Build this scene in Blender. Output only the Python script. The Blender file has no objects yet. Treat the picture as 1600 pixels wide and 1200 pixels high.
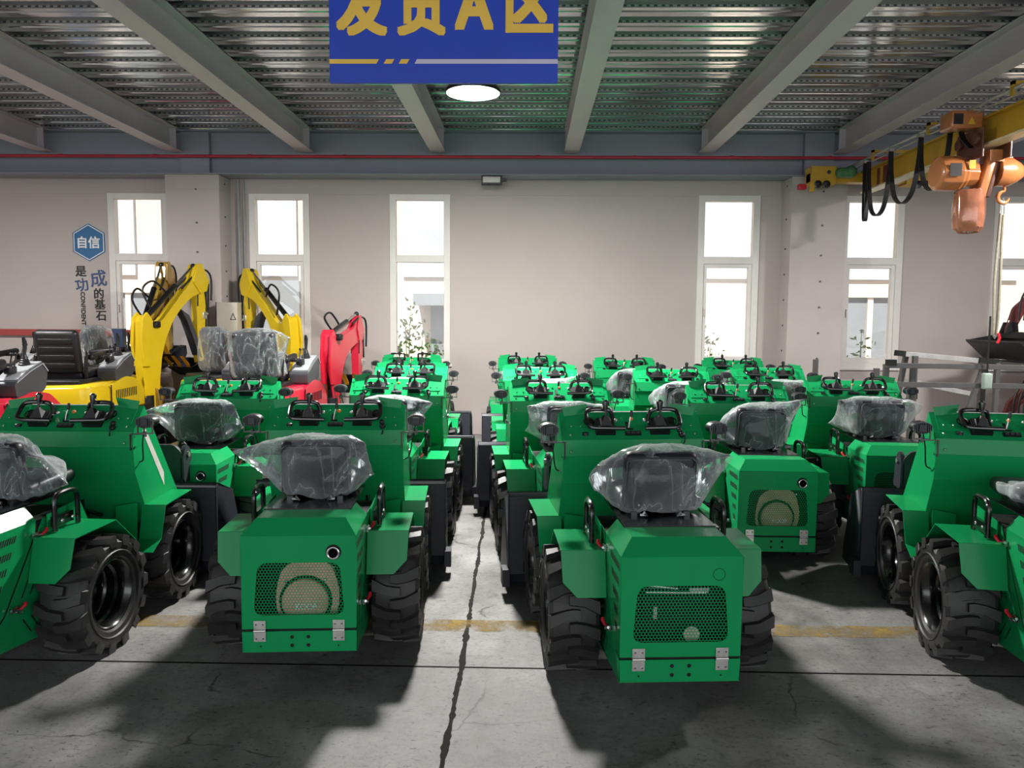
import bpy, bmesh, math, random
from mathutils import Vector, Matrix, noise
PI = math.pi
R = math.radians
sc = bpy.context.scene
COL = sc.collection
random.seed(7)

# ------------------------------------------------------------------ materials
def nmat(name):
    m = bpy.data.materials.new(name); m.use_nodes = True
    nt = m.node_tree
    return m, nt, nt.nodes['Principled BSDF']

def lin(r, g, b):
    f = lambda c: (c/255/12.92) if c/255 <= .04045 else ((c/255+.055)/1.055)**2.4
    return (f(r), f(g), f(b), 1)

def N(nt, t, **kw):
    n = nt.nodes.new(t)
    for k, v in kw.items():
        if k in n.inputs: n.inputs[k].default_value = v
        else: setattr(n, k, v)
    return n

def ramp(nt, stops):
    n = nt.nodes.new('ShaderNodeValToRGB'); e = n.color_ramp.elements
    while len(e) < len(stops): e.new(.5)
    for i, (p, c) in enumerate(stops):
        e[i].position = p; e[i].color = c if len(c) == 4 else (*c, 1)
    return n

def paint(name, col, rough=.4, metal=0, var=.12, scale=6, bump=0, bscale=60, coat=0, spec=.5):
    """plain procedural surface: colour broken up by noise, uneven roughness, optional fine bump"""
    m, nt, b = nmat(name); L = nt.links
    tc = N(nt, 'ShaderNodeTexCoord')
    n1 = N(nt, 'ShaderNodeTexNoise', Scale=scale, Detail=6.0, Roughness=.6)
    L.new(tc.outputs['Object'], n1.inputs['Vector'])
    c = col[:3]
    r1 = ramp(nt, [(.3, tuple(x*(1-var) for x in c)), (.7, tuple(min(1, x*(1+var)) for x in c))])
    L.new(n1.outputs['Fac'], r1.inputs['Fac']); L.new(r1.outputs['Color'], b.inputs['Base Color'])
    mr = N(nt, 'ShaderNodeMapRange'); mr.inputs['To Min'].default_value = max(.02, rough*.8); mr.inputs['To Max'].default_value = min(1, rough*1.25)
    L.new(n1.outputs['Fac'], mr.inputs['Value']); L.new(mr.outputs['Result'], b.inputs['Roughness'])
    b.inputs['Metallic'].default_value = metal
    b.inputs['Coat Weight'].default_value = coat
    b.inputs['Coat Roughness'].default_value = .12
    b.inputs['Specular IOR Level'].default_value = spec
    if bump:
        n2 = N(nt, 'ShaderNodeTexNoise', Scale=bscale, Detail=4.0)
        L.new(tc.outputs['Object'], n2.inputs['Vector'])
        bp = N(nt, 'ShaderNodeBump', Strength=bump, Distance=.01)
        L.new(n2.outputs['Fac'], bp.inputs['Height']); L.new(bp.outputs['Normal'], b.inputs['Normal'])
    return m

M = {}
M['green'] = paint('green_paint', lin(24, 152, 88), .22, 0, .05, 3, .02, 25, spec=.16)
M['black_metal'] = paint('black_gloss_metal', lin(14, 14, 16), .22, 0, .2, 8, coat=.5)
M['black_plastic'] = paint('black_plastic', lin(22, 22, 24), .45, 0, .2, 12)
M['rubber'] = paint('tyre_rubber', lin(46, 45, 45), .5, 0, .25, 9, .12, 80)
M['vinyl'] = paint('dark_vinyl', lin(26, 27, 36), .42, 0, .12, 10, .08, 90)
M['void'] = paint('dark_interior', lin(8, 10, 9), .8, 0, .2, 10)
M['chrome'] = paint('bright_steel', lin(205, 205, 205), .2, 1, .06, 30)
M['zinc'] = paint('zinc_plate', lin(205, 203, 200), .36, .85, .12, 40, .05, 120)
M['bucket'] = paint('bucket_navy_black', lin(40, 42, 51), .5, 0, .12, 5, .04, 40)
M['red_small'] = paint('red_plastic', lin(190, 20, 45), .4)
M['orange'] = paint('orange_button', lin(225, 120, 20), .4)
M['brown'] = paint('fan_shroud_brown', lin(222, 172, 160), .5, 0, .15, 9)
M['brown2'] = paint('fan_shroud_tan', lin(205, 176, 150), .5, 0, .15, 9)
M['white'] = paint('white_lettering', lin(235, 235, 235), .5, 0, .03)
M['tape'] = paint('paper_tape', lin(205, 205, 195), .6, 0, .1, 30)
M['yellow'] = paint('yellow_paint', lin(222, 190, 30), .3, 0, .06, 3, coat=.4)
M['yellow_film'] = paint('yellow_under_film', lin(160, 126, 44), .2, 0, .25, 4, .25, 9, coat=.6)
M['amber'] = paint('amber_tooth', lin(226, 160, 30), .4)
M['red'] = paint('red_paint', lin(196, 34, 58), .3, 0, .07, 3, coat=.4)
M['red_dark'] = paint('maroon_paint', lin(110, 52, 50), .4, 0, .1, 4)
M['grey_plastic'] = paint('grey_console_plastic', lin(66, 68, 73), .4, 0, .08, 6)
M['grey_light'] = paint('light_grey_trim', lin(165, 168, 172), .4, 0, .06, 6)
M['track'] = paint('track_rubber', lin(30, 30, 32), .7, 0, .3, 14, .2, 60)
M['steel_grey'] = paint('grey_square_tube', lin(88, 85, 84), .4, .3, .12, 10)
M['steel_pale'] = paint('pale_worn_tube', lin(175, 172, 170), .35, .4, .15, 14)
M['beam'] = paint('beam_grey_paint', lin(206, 194, 202), .5, 0, .06, 1.5, .02, 20)
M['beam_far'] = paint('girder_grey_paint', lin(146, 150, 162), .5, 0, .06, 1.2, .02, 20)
M['pipe_red'] = paint('fire_pipe_red', lin(190, 45, 62), .4)
M['wall'] = paint('white_wall_paint', lin(187, 177, 173), .75, 0, .045, .8, .05, 120, spec=.25)
M['wall_grey'] = paint('column_board_paint', lin(190, 181, 178), .75, 0, .06, 1.5, .08, 60, spec=.25)
M['frame'] = paint('window_frame_white', lin(222, 218, 213), .45, 0, .03, 5)
M['stripe'] = paint('wall_stripe_red', lin(165, 70, 66), .7)
M['hexblue'] = paint('sign_steel_blue', lin(48, 104, 152), .5, 0, .05)
M['char_dark'] = paint('wall_letter_dark', lin(36, 32, 34), .6)
M['char_blue'] = paint('wall_letter_blue', lin(62, 78, 120), .6)
M['signblue'] = paint('sign_blue', lin(36, 72, 196), .42, 0, .1, 2.2)
M['signyellow'] = paint('sign_yellow', lin(250, 205, 84), .45, 0, .06, 4)
M['signwhite'] = paint('sign_pale', lin(212, 208, 226), .45, 0, .04)
M['crane'] = paint('crane_yellow', lin(205, 160, 52), .38, 0, .07, 3)
M['crane_low'] = paint('crane_pale_flange', lin(226, 214, 176), .4, 0, .05, 4)
M['hoist'] = paint('hoist_orange_brown', lin(186, 116, 66), .28, 0, .12, 5, .1, 14, coat=.5)
M['hoist_dark'] = paint('hoist_dark_brown', lin(92, 52, 40), .35, 0, .15, 8, coat=.4)
M['copper'] = paint('copper_film', lin(176, 112, 84), .16, .2, .25, 7, .5, 9, coat=.7)
M['navy'] = paint('navy_post', lin(52, 70, 108), .45)
M['cabinet'] = paint('cabinet_cream', lin(200, 194, 180), .45, 0, .04)
M['label_yellow'] = paint('label_yellow', lin(226, 186, 50), .5)
M['tarp_green'] = paint('green_motor_wrap', lin(80, 125, 84), .5, 0, .3, 20)
M['rope'] = paint('sling_canvas', lin(150, 142, 126), .8, 0, .2, 30, .2, 120)
M['remote'] = paint('remote_grey_green', lin(150, 165, 155), .5)
M['facade'] = paint('outside_render', lin(236, 222, 208), .9, 0, .03, .4)
M['facade_grey'] = paint('outside_panel_grey', lin(205, 210, 216), .8, 0, .05, .6)
M['facade_dark'] = paint('outside_shade_grey', lin(150, 155, 160), .8, 0, .08, 2)
M['leaf'] = paint('leaf_green', lin(120, 140, 84), .6, 0, .3, 3)
M['ground'] = paint('outside_paving', lin(190, 186, 180), .9, 0, .08, 2)
M['smoke_lens'] = paint('glass_lens', lin(60, 62, 66), .1, 0, .1, 4, coat=1)

def emis(name, col, s):
    m, nt, b = nmat(name)
    b.inputs['Base Color'].default_value = (*col, 1); b.inputs['Emission Color'].default_value = (*col, 1); b.inputs['Emission Strength'].default_value = s
    return m
M['lamp_on'] = emis('lamp_diffuser_lit', (1, .98, .95), 14)

def film(name='clear_plastic_film', base=.025, k=.72):
    m, nt, b = nmat(name); L = nt.links; nt.nodes.remove(b)
    out = nt.nodes['Material Output']
    tc = N(nt, 'ShaderNodeTexCoord')
    n1 = N(nt, 'ShaderNodeTexNoise', Scale=6.0, Detail=3.0, Roughness=.5, Distortion=.9)
    mp = N(nt, 'ShaderNodeMapping'); mp.inputs['Scale'].default_value = (1.6, 1.6, .55); mp.inputs['Rotation'].default_value = (.3, .5, .2)
    L.new(tc.outputs['Object'], mp.inputs['Vector']); L.new(mp.outputs['Vector'], n1.inputs['Vector'])
    ab = N(nt, 'ShaderNodeMath', operation='SUBTRACT'); L.new(n1.outputs['Fac'], ab.inputs[0]); ab.inputs[1].default_value = .5
    ab2 = N(nt, 'ShaderNodeMath', operation='ABSOLUTE'); L.new(ab.outputs[0], ab2.inputs[0])
    cr = ramp(nt, [(0, (.55, .55, .55)), (.008, (.16, .16, .16)), (.07, (.03, .03, .03)), (.3, (.0, .0, .0))])
    L.new(ab2.outputs[0], cr.inputs['Fac'])
    lw = N(nt, 'ShaderNodeLayerWeight', Blend=.35)
    a = N(nt, 'ShaderNodeMath', operation='MULTIPLY_ADD'); L.new(lw.outputs['Facing'], a.inputs[0]); a.inputs[1].default_value = k; a.inputs[2].default_value = base
    s = N(nt, 'ShaderNodeMath', operation='ADD', use_clamp=True); L.new(a.outputs[0], s.inputs[0])
    rgb = N(nt, 'ShaderNodeRGBToBW'); L.new(cr.outputs['Color'], rgb.inputs['Color']); 
    ml = N(nt, 'ShaderNodeMath', operation='MULTIPLY'); L.new(rgb.outputs[0], ml.inputs[0]); ml.inputs[1].default_value = .6
    L.new(ml.outputs[0], s.inputs[1])
    bp = N(nt, 'ShaderNodeBump', Strength=.6, Distance=.02); L.new(n1.outputs['Fac'], bp.inputs['Height'])
    tr = N(nt, 'ShaderNodeBsdfTransparent'); tr.inputs['Color'].default_value = (.94, .96, .97, 1)
    df = N(nt, 'ShaderNodeBsdfDiffuse'); df.inputs['Color'].default_value = (.74, .80, .82, 1)
    gl = N(nt, 'ShaderNodeBsdfGlossy', Roughness=.12); gl.inputs['Color'].default_value = (1, 1, 1, 1)
    L.new(bp.outputs['Normal'], gl.inputs['Normal'])
    m1 = N(nt, 'ShaderNodeMixShader', Fac=.35); L.new(df.outputs[0], m1.inputs[1]); L.new(gl.outputs[0], m1.inputs[2])
    m2 = N(nt, 'ShaderNodeMixShader'); L.new(s.outputs[0], m2.inputs['Fac']); L.new(tr.outputs[0], m2.inputs[1]); L.new(df.outputs[0], m2.inputs[2])
    fr = N(nt, 'ShaderNodeFresnel', IOR=1.28); L.new(bp.outputs[0], fr.inputs['Normal'])
    m3 = N(nt, 'ShaderNodeMixShader'); L.new(fr.outputs[0], m3.inputs['Fac']); L.new(m2.outputs[0], m3.inputs[1]); L.new(gl.outputs[0], m3.inputs[2])
    nt.nodes.remove(m1); L.new(m3.outputs[0], out.inputs['Surface'])
    return m
M['film'] = film()
M['film_thin'] = film('thin_plastic_film', .02, .34)

def glass():
    m, nt, b = nmat('window_glass'); L = nt.links; nt.nodes.remove(b)
    tr = N(nt, 'ShaderNodeBsdfTransparent'); tr.inputs['Color'].default_value = (.95, .96, .96, 1)
    gl = N(nt, 'ShaderNodeBsdfGlossy', Roughness=.03)
    tc = N(nt, 'ShaderNodeTexCoord'); n1 = N(nt, 'ShaderNodeTexNoise', Scale=3.0); L.new(tc.outputs['Object'], n1.inputs['Vector'])
    mr = N(nt, 'ShaderNodeMapRange'); mr.inputs['To Min'].default_value = .04; mr.inputs['To Max'].default_value = .09
    L.new(n1.outputs['Fac'], mr.inputs['Value'])
    mx = N(nt, 'ShaderNodeMixShader'); L.new(mr.outputs[0], mx.inputs['Fac']); L.new(tr.outputs[0], mx.inputs[1]); L.new(gl.outputs[0], mx.inputs[2])
    L.new(mx.outputs[0], nt.nodes['Material Output'].inputs['Surface'])
    return m
M['glass'] = glass()

def deck_mat():
    m, nt, b = nmat('galvanised_deck'); L = nt.links
    tc = N(nt, 'ShaderNodeTexCoord')
    v = N(nt, 'ShaderNodeTexVoronoi', Scale=22.0); L.new(tc.outputs['Object'], v.inputs['Vector'])
    n1 = N(nt, 'ShaderNodeTexNoise', Scale=1.1, Detail=5.0); L.new(tc.outputs['Object'], n1.inputs['Vector'])
    r = ramp(nt, [(.3, lin(178, 180, 182)), (.7, lin(240, 240, 240))]); L.new(n1.outputs['Fac'], r.inputs['Fac'])
    L.new(r.outputs['Color'], b.inputs['Base Color'])
    b.inputs['Metallic'].default_value = .92
    mr = N(nt, 'ShaderNodeMapRange'); mr.inputs['To Min'].default_value = .07; mr.inputs['To Max'].default_value = .2
    L.new(v.outputs['Distance'], mr.inputs['Value']); L.new(mr.outputs[0], b.inputs['Roughness'])
    mp = N(nt, 'ShaderNodeMapping'); mp.inputs['Scale'].default_value = (.45, 3, 3); L.new(tc.outputs['Object'], mp.inputs['Vector'])
    n2 = N(nt, 'ShaderNodeTexNoise', Scale=4.0, Detail=4.0); L.new(mp.outputs[0], n2.inputs['Vector'])
    bp = N(nt, 'ShaderNodeBump', Strength=.28, Distance=.02); L.new(n2.outputs['Fac'], bp.inputs['Height']); L.new(bp.outputs[0], b.inputs['Normal'])
    return m
M['deck'] = deck_mat()

def deck_web_mat():
    """embossed rows on the rib sides of the deck: alternating bright and dark dimples along the rib"""
    m, nt, b = nmat('deck_embossed_web'); L = nt.links
    tc = N(nt, 'ShaderNodeTexCoord'); sp = N(nt, 'ShaderNodeSeparateXYZ'); L.new(tc.outputs['Object'], sp.inputs[0])
    mu = N(nt, 'ShaderNodeMath', operation='MULTIPLY'); L.new(sp.outputs['X'], mu.inputs[0]); mu.inputs[1].default_value = 16
    fr = N(nt, 'ShaderNodeMath', operation='FRACT'); L.new(mu.outputs[0], fr.inputs[0])
    r = ramp(nt, [(.42, lin(118, 120, 122)), (.5, lin(240, 241, 242))]); L.new(fr.outputs[0], r.inputs['Fac'])
    mz = N(nt, 'ShaderNodeMapRange'); mz.inputs['From Min'].default_value = 4.2; mz.inputs['From Max'].default_value = 4.28; L.new(sp.outputs['Z'], mz.inputs['Value'])
    rz = ramp(nt, [(.10, (0, 0, 0)), (.14, (1, 1, 1)), (.30, (1, 1, 1)), (.34, (0, 0, 0))]); L.new(mz.outputs[0], rz.inputs['Fac'])
    mx = N(nt, 'ShaderNodeMixRGB'); L.new(rz.outputs[0], mx.inputs[0]); mx.inputs[1].default_value = lin(196, 198, 200); L.new(r.outputs['Color'], mx.inputs[2])
    L.new(mx.outputs[0], b.inputs['Base Color'])
    b.inputs['Metallic'].default_value = .8; b.inputs['Roughness'].default_value = .3
    bp = N(nt, 'ShaderNodeBump', Strength=.6, Distance=.01); L.new(fr.outputs[0], bp.inputs['Height']); L.new(bp.outputs[0], b.inputs['Normal'])
    return m
M['deck_web'] = deck_web_mat()

def floor_mat():
    m, nt, b = nmat('worn_concrete_floor'); L = nt.links
    tc = N(nt, 'ShaderNodeTexCoord'); O = tc.outputs['Object']
    big = N(nt, 'ShaderNodeTexNoise', Scale=.9, Detail=8.0, Roughness=.65); L.new(O, big.inputs['Vector'])
    mid = N(nt, 'ShaderNodeTexNoise', Scale=7.0, Detail=9.0, Roughness=.7, Distortion=.6); L.new(O, mid.inputs['Vector'])
    fine = N(nt, 'ShaderNodeTexNoise', Scale=42.0, Detail=8.0, Roughness=.8); L.new(O, fine.inputs['Vector'])
    r1 = ramp(nt, [(.32, lin(104, 103, 100)), (.5, lin(143, 142, 140)), (.68, lin(176, 175, 173))]); L.new(big.outputs['Fac'], r1.inputs['Fac'])
    r2 = ramp(nt, [(.32, (.42, .42, .42)), (.44, (.85, .85, .85)), (.62, (1, 1, 1))]); L.new(mid.outputs['Fac'], r2.inputs['Fac'])
    r3 = ramp(nt, [(.36, (.12, .12, .12)), (.43, (.85, .85, .85)), (.55, (1, 1, 1))]); L.new(fine.outputs['Fac'], r3.inputs['Fac'])
    m1 = N(nt, 'ShaderNodeMixRGB', blend_type='MULTIPLY', Fac=.8); L.new(r1.outputs[0], m1.inputs[1]); L.new(r2.outputs[0], m1.inputs[2])
    m2 = N(nt, 'ShaderNodeMixRGB', blend_type='MULTIPLY', Fac=.72); L.new(m1.outputs[0], m2.inputs[1]); L.new(r3.outputs[0], m2.inputs[2])
    # fine branching cracks
    wv = N(nt, 'ShaderNodeTexNoise', Scale=2.2, Detail=6.0); L.new(O, wv.inputs['Vector'])
    wm = N(nt, 'ShaderNodeMixRGB', blend_type='ADD', Fac=.35); L.new(O, wm.inputs[1]); L.new(wv.outputs['Color'], wm.inputs[2])
    vc = N(nt, 'ShaderNodeTexVoronoi', feature='DISTANCE_TO_EDGE', Scale=.55); L.new(wm.outputs[0], vc.inputs['Vector'])
    rc = ramp(nt, [(0, (.25, .25, .25)), (.0035, (1, 1, 1))]); L.new(vc.outputs['Distance'], rc.inputs['Fac'])
    gate = ramp(nt, [(.5, (0, 0, 0)), (.6, (1, 1, 1))]); L.new(wv.outputs['Fac'], gate.inputs['Fac'])
    m3 = N(nt, 'ShaderNodeMixRGB', blend_type='MULTIPLY'); L.new(gate.outputs[0], m3.inputs['Fac']); L.new(m2.outputs[0], m3.inputs[1]); L.new(rc.outputs[0], m3.inputs[2])
    # oil stains
    st = N(nt, 'ShaderNodeTexNoise', Scale=.75, Detail=5.0, Roughness=.5); mp = N(nt, 'ShaderNodeMapping'); mp.inputs['Location'].default_value = (3.1, 1.7, 0)
    L.new(O, mp.inputs[0]); L.new(mp.outputs[0], st.inputs['Vector'])
    rs = ramp(nt, [(.56, (1, 1, 1)), (.7, (.45, .44, .42))]); L.new(st.outputs['Fac'], rs.inputs['Fac'])
    m4 = N(nt, 'ShaderNodeMixRGB', blend_type='MULTIPLY', Fac=.8); L.new(m3.outputs[0], m4.inputs[1]); L.new(rs.outputs[0], m4.inputs[2])
    # dark scratches and pits
    ms = N(nt, 'ShaderNodeMapping'); ms.inputs['Scale'].default_value = (9, 26, 9); ms.inputs['Rotation'].default_value = (0, 0, .25); L.new(O, ms.inputs[0])
    sn = N(nt, 'ShaderNodeTexNoise', Scale=2.2, Detail=7.0, Roughness=.72, Distortion=.5); L.new(ms.outputs[0], sn.inputs['Vector'])
    rsn = ramp(nt, [(.35, (.15, .15, .15)), (.41, (1, 1, 1))]); L.new(sn.outputs['Fac'], rsn.inputs['Fac'])
    m5 = N(nt, 'ShaderNodeMixRGB', blend_type='MULTIPLY', Fac=.85); L.new(m4.outputs[0], m5.inputs[1]); L.new(rsn.outputs[0], m5.inputs[2])
    b.inputs['Specular IOR Level'].default_value = .3
    L.new(m5.outputs[0], b.inputs['Base Color'])
    mr = N(nt, 'ShaderNodeMapRange'); mr.inputs['To Min'].default_value = .3; mr.inputs['To Max'].default_value = .6
    L.new(mid.outputs['Fac'], mr.inputs['Value']); L.new(mr.outputs[0], b.inputs['Roughness'])
    bp = N(nt, 'ShaderNodeBump', Strength=.25, Distance=.01); L.new(fine.outputs['Fac'], bp.inputs['Height']); L.new(bp.outputs[0], b.inputs['Normal'])
    return m
M['floor'] = floor_mat()

def worn_mat(name, col, thr=.5, k=.8):
    """worn-through paint: patches drop out to show the floor"""
    m, nt, b = nmat(name); L = nt.links
    tc = N(nt, 'ShaderNodeTexCoord')
    n1 = N(nt, 'ShaderNodeTexNoise', Scale=6.0, Detail=9.0, Roughness=.75); L.new(tc.outputs['Object'], n1.inputs['Vector'])
    r = ramp(nt, [(thr-.12, (0, 0, 0)), (thr+.12, (1, 1, 1))]); L.new(n1.outputs['Fac'], r.inputs['Fac'])
    b.inputs['Base Color'].default_value = col; b.inputs['Roughness'].default_value = .75; b.inputs['Specular IOR Level'].default_value = .08
    mu = N(nt, 'ShaderNodeMath', operation='MULTIPLY'); L.new(r.outputs[0], mu.inputs[0]); mu.inputs[1].default_value = k
    L.new(mu.outputs[0], b.inputs['Alpha'])
    return m
M['floor_yellow'] = worn_mat('worn_yellow_line', lin(186, 158, 92), .52, .7)
M['joint'] = worn_mat('dark_joint_filler', lin(40, 38, 36), .30, .95)

# ------------------------------------------------------------------ mesh builder
def weighted(me):
    """area-weighted normals, so flat plates with soft edges stay flat"""
    o = bpy.data.objects.new('tmp', me); COL.objects.link(o)
    w = o.modifiers.new('w', 'WEIGHTED_NORMAL'); w.keep_sharp = True; w.weight = 80
    dg = bpy.context.evaluated_depsgraph_get(); dg.update()
    m2 = bpy.data.meshes.new_from_object(o.evaluated_get(dg), preserve_all_data_layers=True, depsgraph=dg)
    n = me.name; bpy.data.objects.remove(o); bpy.data.meshes.remove(me); m2.name = n
    return m2

class MB:
    def __init__(s): s.v = []; s.f = []; s.mi = []; s.cur = 0
    def mat(s, i): s.cur = i; return s
    def add(s, vs, fs):
        o = len(s.v); s.v += [tuple(p) for p in vs]
        for f in fs: s.f.append([o+i for i in f]); s.mi.append(s.cur)
        return s
    def box(s, c, d, rot=None):
        hx, hy, hz = d[0]/2, d[1]/2, d[2]/2
        p = [Vector((x, y, z)) for x in (-hx, hx) for y in (-hy, hy) for z in (-hz, hz)]
        if rot is not None: p = [rot @ q for q in p]
        p = [q+Vector(c) for q in p]
        return s.add(p, [(0, 1, 3, 2), (4, 6, 7, 5), (0, 4, 5, 1), (2, 3, 7, 6), (0, 2, 6, 4), (1, 5, 7, 3)])
    def b2(s, x0, x1, y0, y1, z0, z1):
        return s.box(((x0+x1)/2, (y0+y1)/2, (z0+z1)/2), (abs(x1-x0), abs(y1-y0), abs(z1-z0)))
    def prism(s, poly, a0, a1, fn):
        """poly of (p,q) extruded from a0 to a1; fn(p,q,a) -> point"""
        n = len(poly)
        vs = [fn(p, q, a0) for p, q in poly]+[fn(p, q, a1) for p, q in poly]
        fs = [list(range(n)), list(range(2*n-1, n-1, -1))]+[(i, i+n, (i+1) % n+n, (i+1) % n) for i in range(n)]
        return s.add(vs, fs)
    def yz(s, poly, x0, x1): return s.prism(poly, x0, x1, lambda p, q, a: (a, p, q))
    def xz(s, poly, y0, y1): return s.prism(poly, y0, y1, lambda p, q, a: (p, a, q))
    def xy(s, poly, z0, z1): return s.prism(poly, z0, z1, lambda p, q, a: (p, q, a))
    def sheet(s, pts, t):
        P = [Vector(p) for p in pts]
        n = Vector((0, 0, 0))
        for i in range(len(P)): n += P[i].cross(P[(i+1) % len(P)])
        n.normalize(); k = len(P)
        vs = [p+n*(t/2) for p in P]+[p-n*(t/2) for p in P]
        fs = [list(range(k)), list(range(2*k-1, k-1, -1))]+[(i, i+k, (i+1) % k+k, (i+1) % k) for i in range(k)]
        return s.add(vs, fs)
    def tube(s, pts, r, seg=8, closed=False, cap=True):
        P = [Vector(p) for p in pts]; n = len(P); rings = []
        rr = r if isinstance(r, (list, tuple)) else [r]*n
        up = Vector((0, 0, 1)); prev = None
        for i in range(n):
            if closed: t = P[(i+1) % n]-P[i-1]
            else: t = P[min(i+1, n-1)]-P[max(i-1, 0)]
            t.normalize()
            if prev is None:
                a = up if abs(t.dot(up)) < .9 else Vector((1, 0, 0))
                u = t.cross(a).normalized()
            else:
                u = (prev-t*prev.dot(t)).normalized()
            prev = u; w = t.cross(u)
            rings.append([P[i]+(u*math.cos(2*PI*k/seg)+w*math.sin(2*PI*k/seg))*rr[i] for k in range(seg)])
        vs = [p for g in rings for p in g]; fs = []
        for i in range(n if closed else n-1):
            j = (i+1) % n
            for k in range(seg): fs.append((i*seg+k, i*seg+(k+1) % seg, j*seg+(k+1) % seg, j*seg+k))
        if cap and not closed: fs += [list(range(seg-1, -1, -1)), list(range((n-1)*seg, n*seg))]
        return s.add(vs, fs)
    def lathe(s, prof, c=(0, 0, 0), axis='x', seg=24, closed=False, cap0=True):
        """prof of (radius, offset along axis)"""
        vs = []; n = len(prof); fs = []
        for r, a in prof:
            for k in range(seg):
                t = 2*PI*k/seg; p, q = r*math.cos(t), r*math.sin(t)
                d = (a, p, q) if axis == 'x' else (p, a, q) if axis == 'y' else (p, q, a)
                vs.append((c[0]+d[0], c[1]+d[1], c[2]+d[2]))
        for i in range(n if closed else n-1):
            j = (i+1) % n
            for k in range(seg): fs.append((i*seg+k, i*seg+(k+1) % seg, j*seg+(k+1) % seg, j*seg+k))
        if not closed:
            if cap0 and prof[0][0] > 1e-4: fs.append(list(range(seg-1, -1, -1)))
            if prof[-1][0] > 1e-4: fs.append(list(range((n-1)*seg, n*seg)))
        return s.add(vs, fs)
    def cyl(s, c, r, h, axis='z', seg=14): return s.lathe([(r, -h/2), (r, h/2)], c, axis, seg)
    def rod(s, a, b, r, seg=10): return s.tube([a, b], r, seg)
    def ball(s, c, r, seg=12, rows=8, sc=(1, 1, 1)):
        vs = []; fs = []
        for i in range(rows+1):
            f = PI*i/rows
            for k in range(seg):
                t = 2*PI*k/seg
                vs.append((c[0]+r*sc[0]*math.sin(f)*math.cos(t), c[1]+r*sc[1]*math.sin(f)*math.sin(t), c[2]+r*sc[2]*math.cos(f)))
        for i in range(rows):
            for k in range(seg): fs.append((i*seg+k, (i+1)*seg+k, (i+1)*seg+(k+1) % seg, i*seg+(k+1) % seg))
        return s.add(vs, fs)
    def rbox(s, c, d, r, rot=None, n=3):
        """box with rounded edges"""
        bm = bmesh.new(); bmesh.ops.create_cube(bm, size=1)
        for v in bm.verts: v.co = Vector((v.co.x*d[0], v.co.y*d[1], v.co.z*d[2]))
        bmesh.ops.bevel(bm, geom=bm.edges[:]+bm.verts[:], offset=r, segments=n, profile=.5, affect='EDGES')
        bm.verts.index_update()
        vs = [(rot @ v.co if rot is not None else v.co)+Vector(c) for v in bm.verts]
        fs = [[v.index for v in f.verts] for f in bm.faces]; bm.free()
        return s.add(vs, fs)
    def mesh(s, name, mats, bevel=0, angle=35):
        bm = bmesh.new()
        vs = [bm.verts.new(p) for p in s.v]
        for f, mi in zip(s.f, s.mi):
            try:
                q = bm.faces.new([vs[i] for i in f]); q.material_index = mi; q.smooth = True
            except ValueError: pass
        bmesh.ops.remove_doubles(bm, verts=bm.verts[:], dist=1e-5)
        bmesh.ops.recalc_face_normals(bm, faces=bm.faces[:])
        if bevel:
            es = [e for e in bm.edges if len(e.link_faces) == 2 and e.calc_face_angle(0) > R(25)]
            bmesh.ops.bevel(bm, geom=es, offset=bevel, segments=2, profile=.5, affect='EDGES', clamp_overlap=True)
            for f in bm.faces: f.smooth = True
        me = bpy.data.meshes.new(name); bm.to_mesh(me); bm.free()
        me.set_sharp_from_angle(angle=R(angle))
        if bevel: me = weighted(me)
        for m in (mats if isinstance(mats, (list, tuple)) else [mats]): me.materials.append(M[m] if isinstance(m, str) else m)
        return me
    def build(s, name, mats, parent=None, bevel=0, angle=35, loc=None, rot=None):
        return link(name, s.mesh(name, mats, bevel, angle), parent, loc, rot)

def link(name, me, parent=None, loc=None, rot=None):
    o = bpy.data.objects.new(name, me); COL.objects.link(o)
    if parent is not None: o.parent = parent
    if loc is not None: o.location = loc
    if rot is not None: o.rotation_euler = rot
    return o

def tag(o, label=None, cat=None, group=None, kind=None):
    if label: o['label'] = label
    if cat: o['category'] = cat
    if group: o['group'] = group
    if kind: o['kind'] = kind
    return o

def empty(name, loc=(0, 0, 0), rz=0):
    o = bpy.data.objects.new(name, None); COL.objects.link(o)
    o.location = loc; o.rotation_euler = (0, 0, rz); o.empty_display_size = .2
    return o

KIDS = {}
def copy_tree(o, parent=None):
    c = o.copy(); COL.objects.link(c); c.parent = parent
    for ch in list(o.children): copy_tree(ch, c)
    return c

def struct(name, mb, mats, parent=None, bevel=0):
    o = mb.build(name, mats, parent, bevel)
    if parent is None: o['kind'] = 'structure'
    return o

def text_mesh(body, size, extrude=.002, offset=0., spacing=1.0):
    c = bpy.data.curves.new('lettering', 'FONT'); c.body = body; c.size = size; c.extrude = extrude; c.offset = offset
    c.space_character = spacing; c.resolution_u = 4
    o = bpy.data.objects.new('lettering', c); COL.objects.link(o)
    bpy.context.view_layer.update()
    me = bpy.data.meshes.new_from_object(o.evaluated_get(bpy.context.evaluated_depsgraph_get()))
    bpy.data.objects.remove(o); bpy.data.curves.remove(c)
    return me

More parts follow.
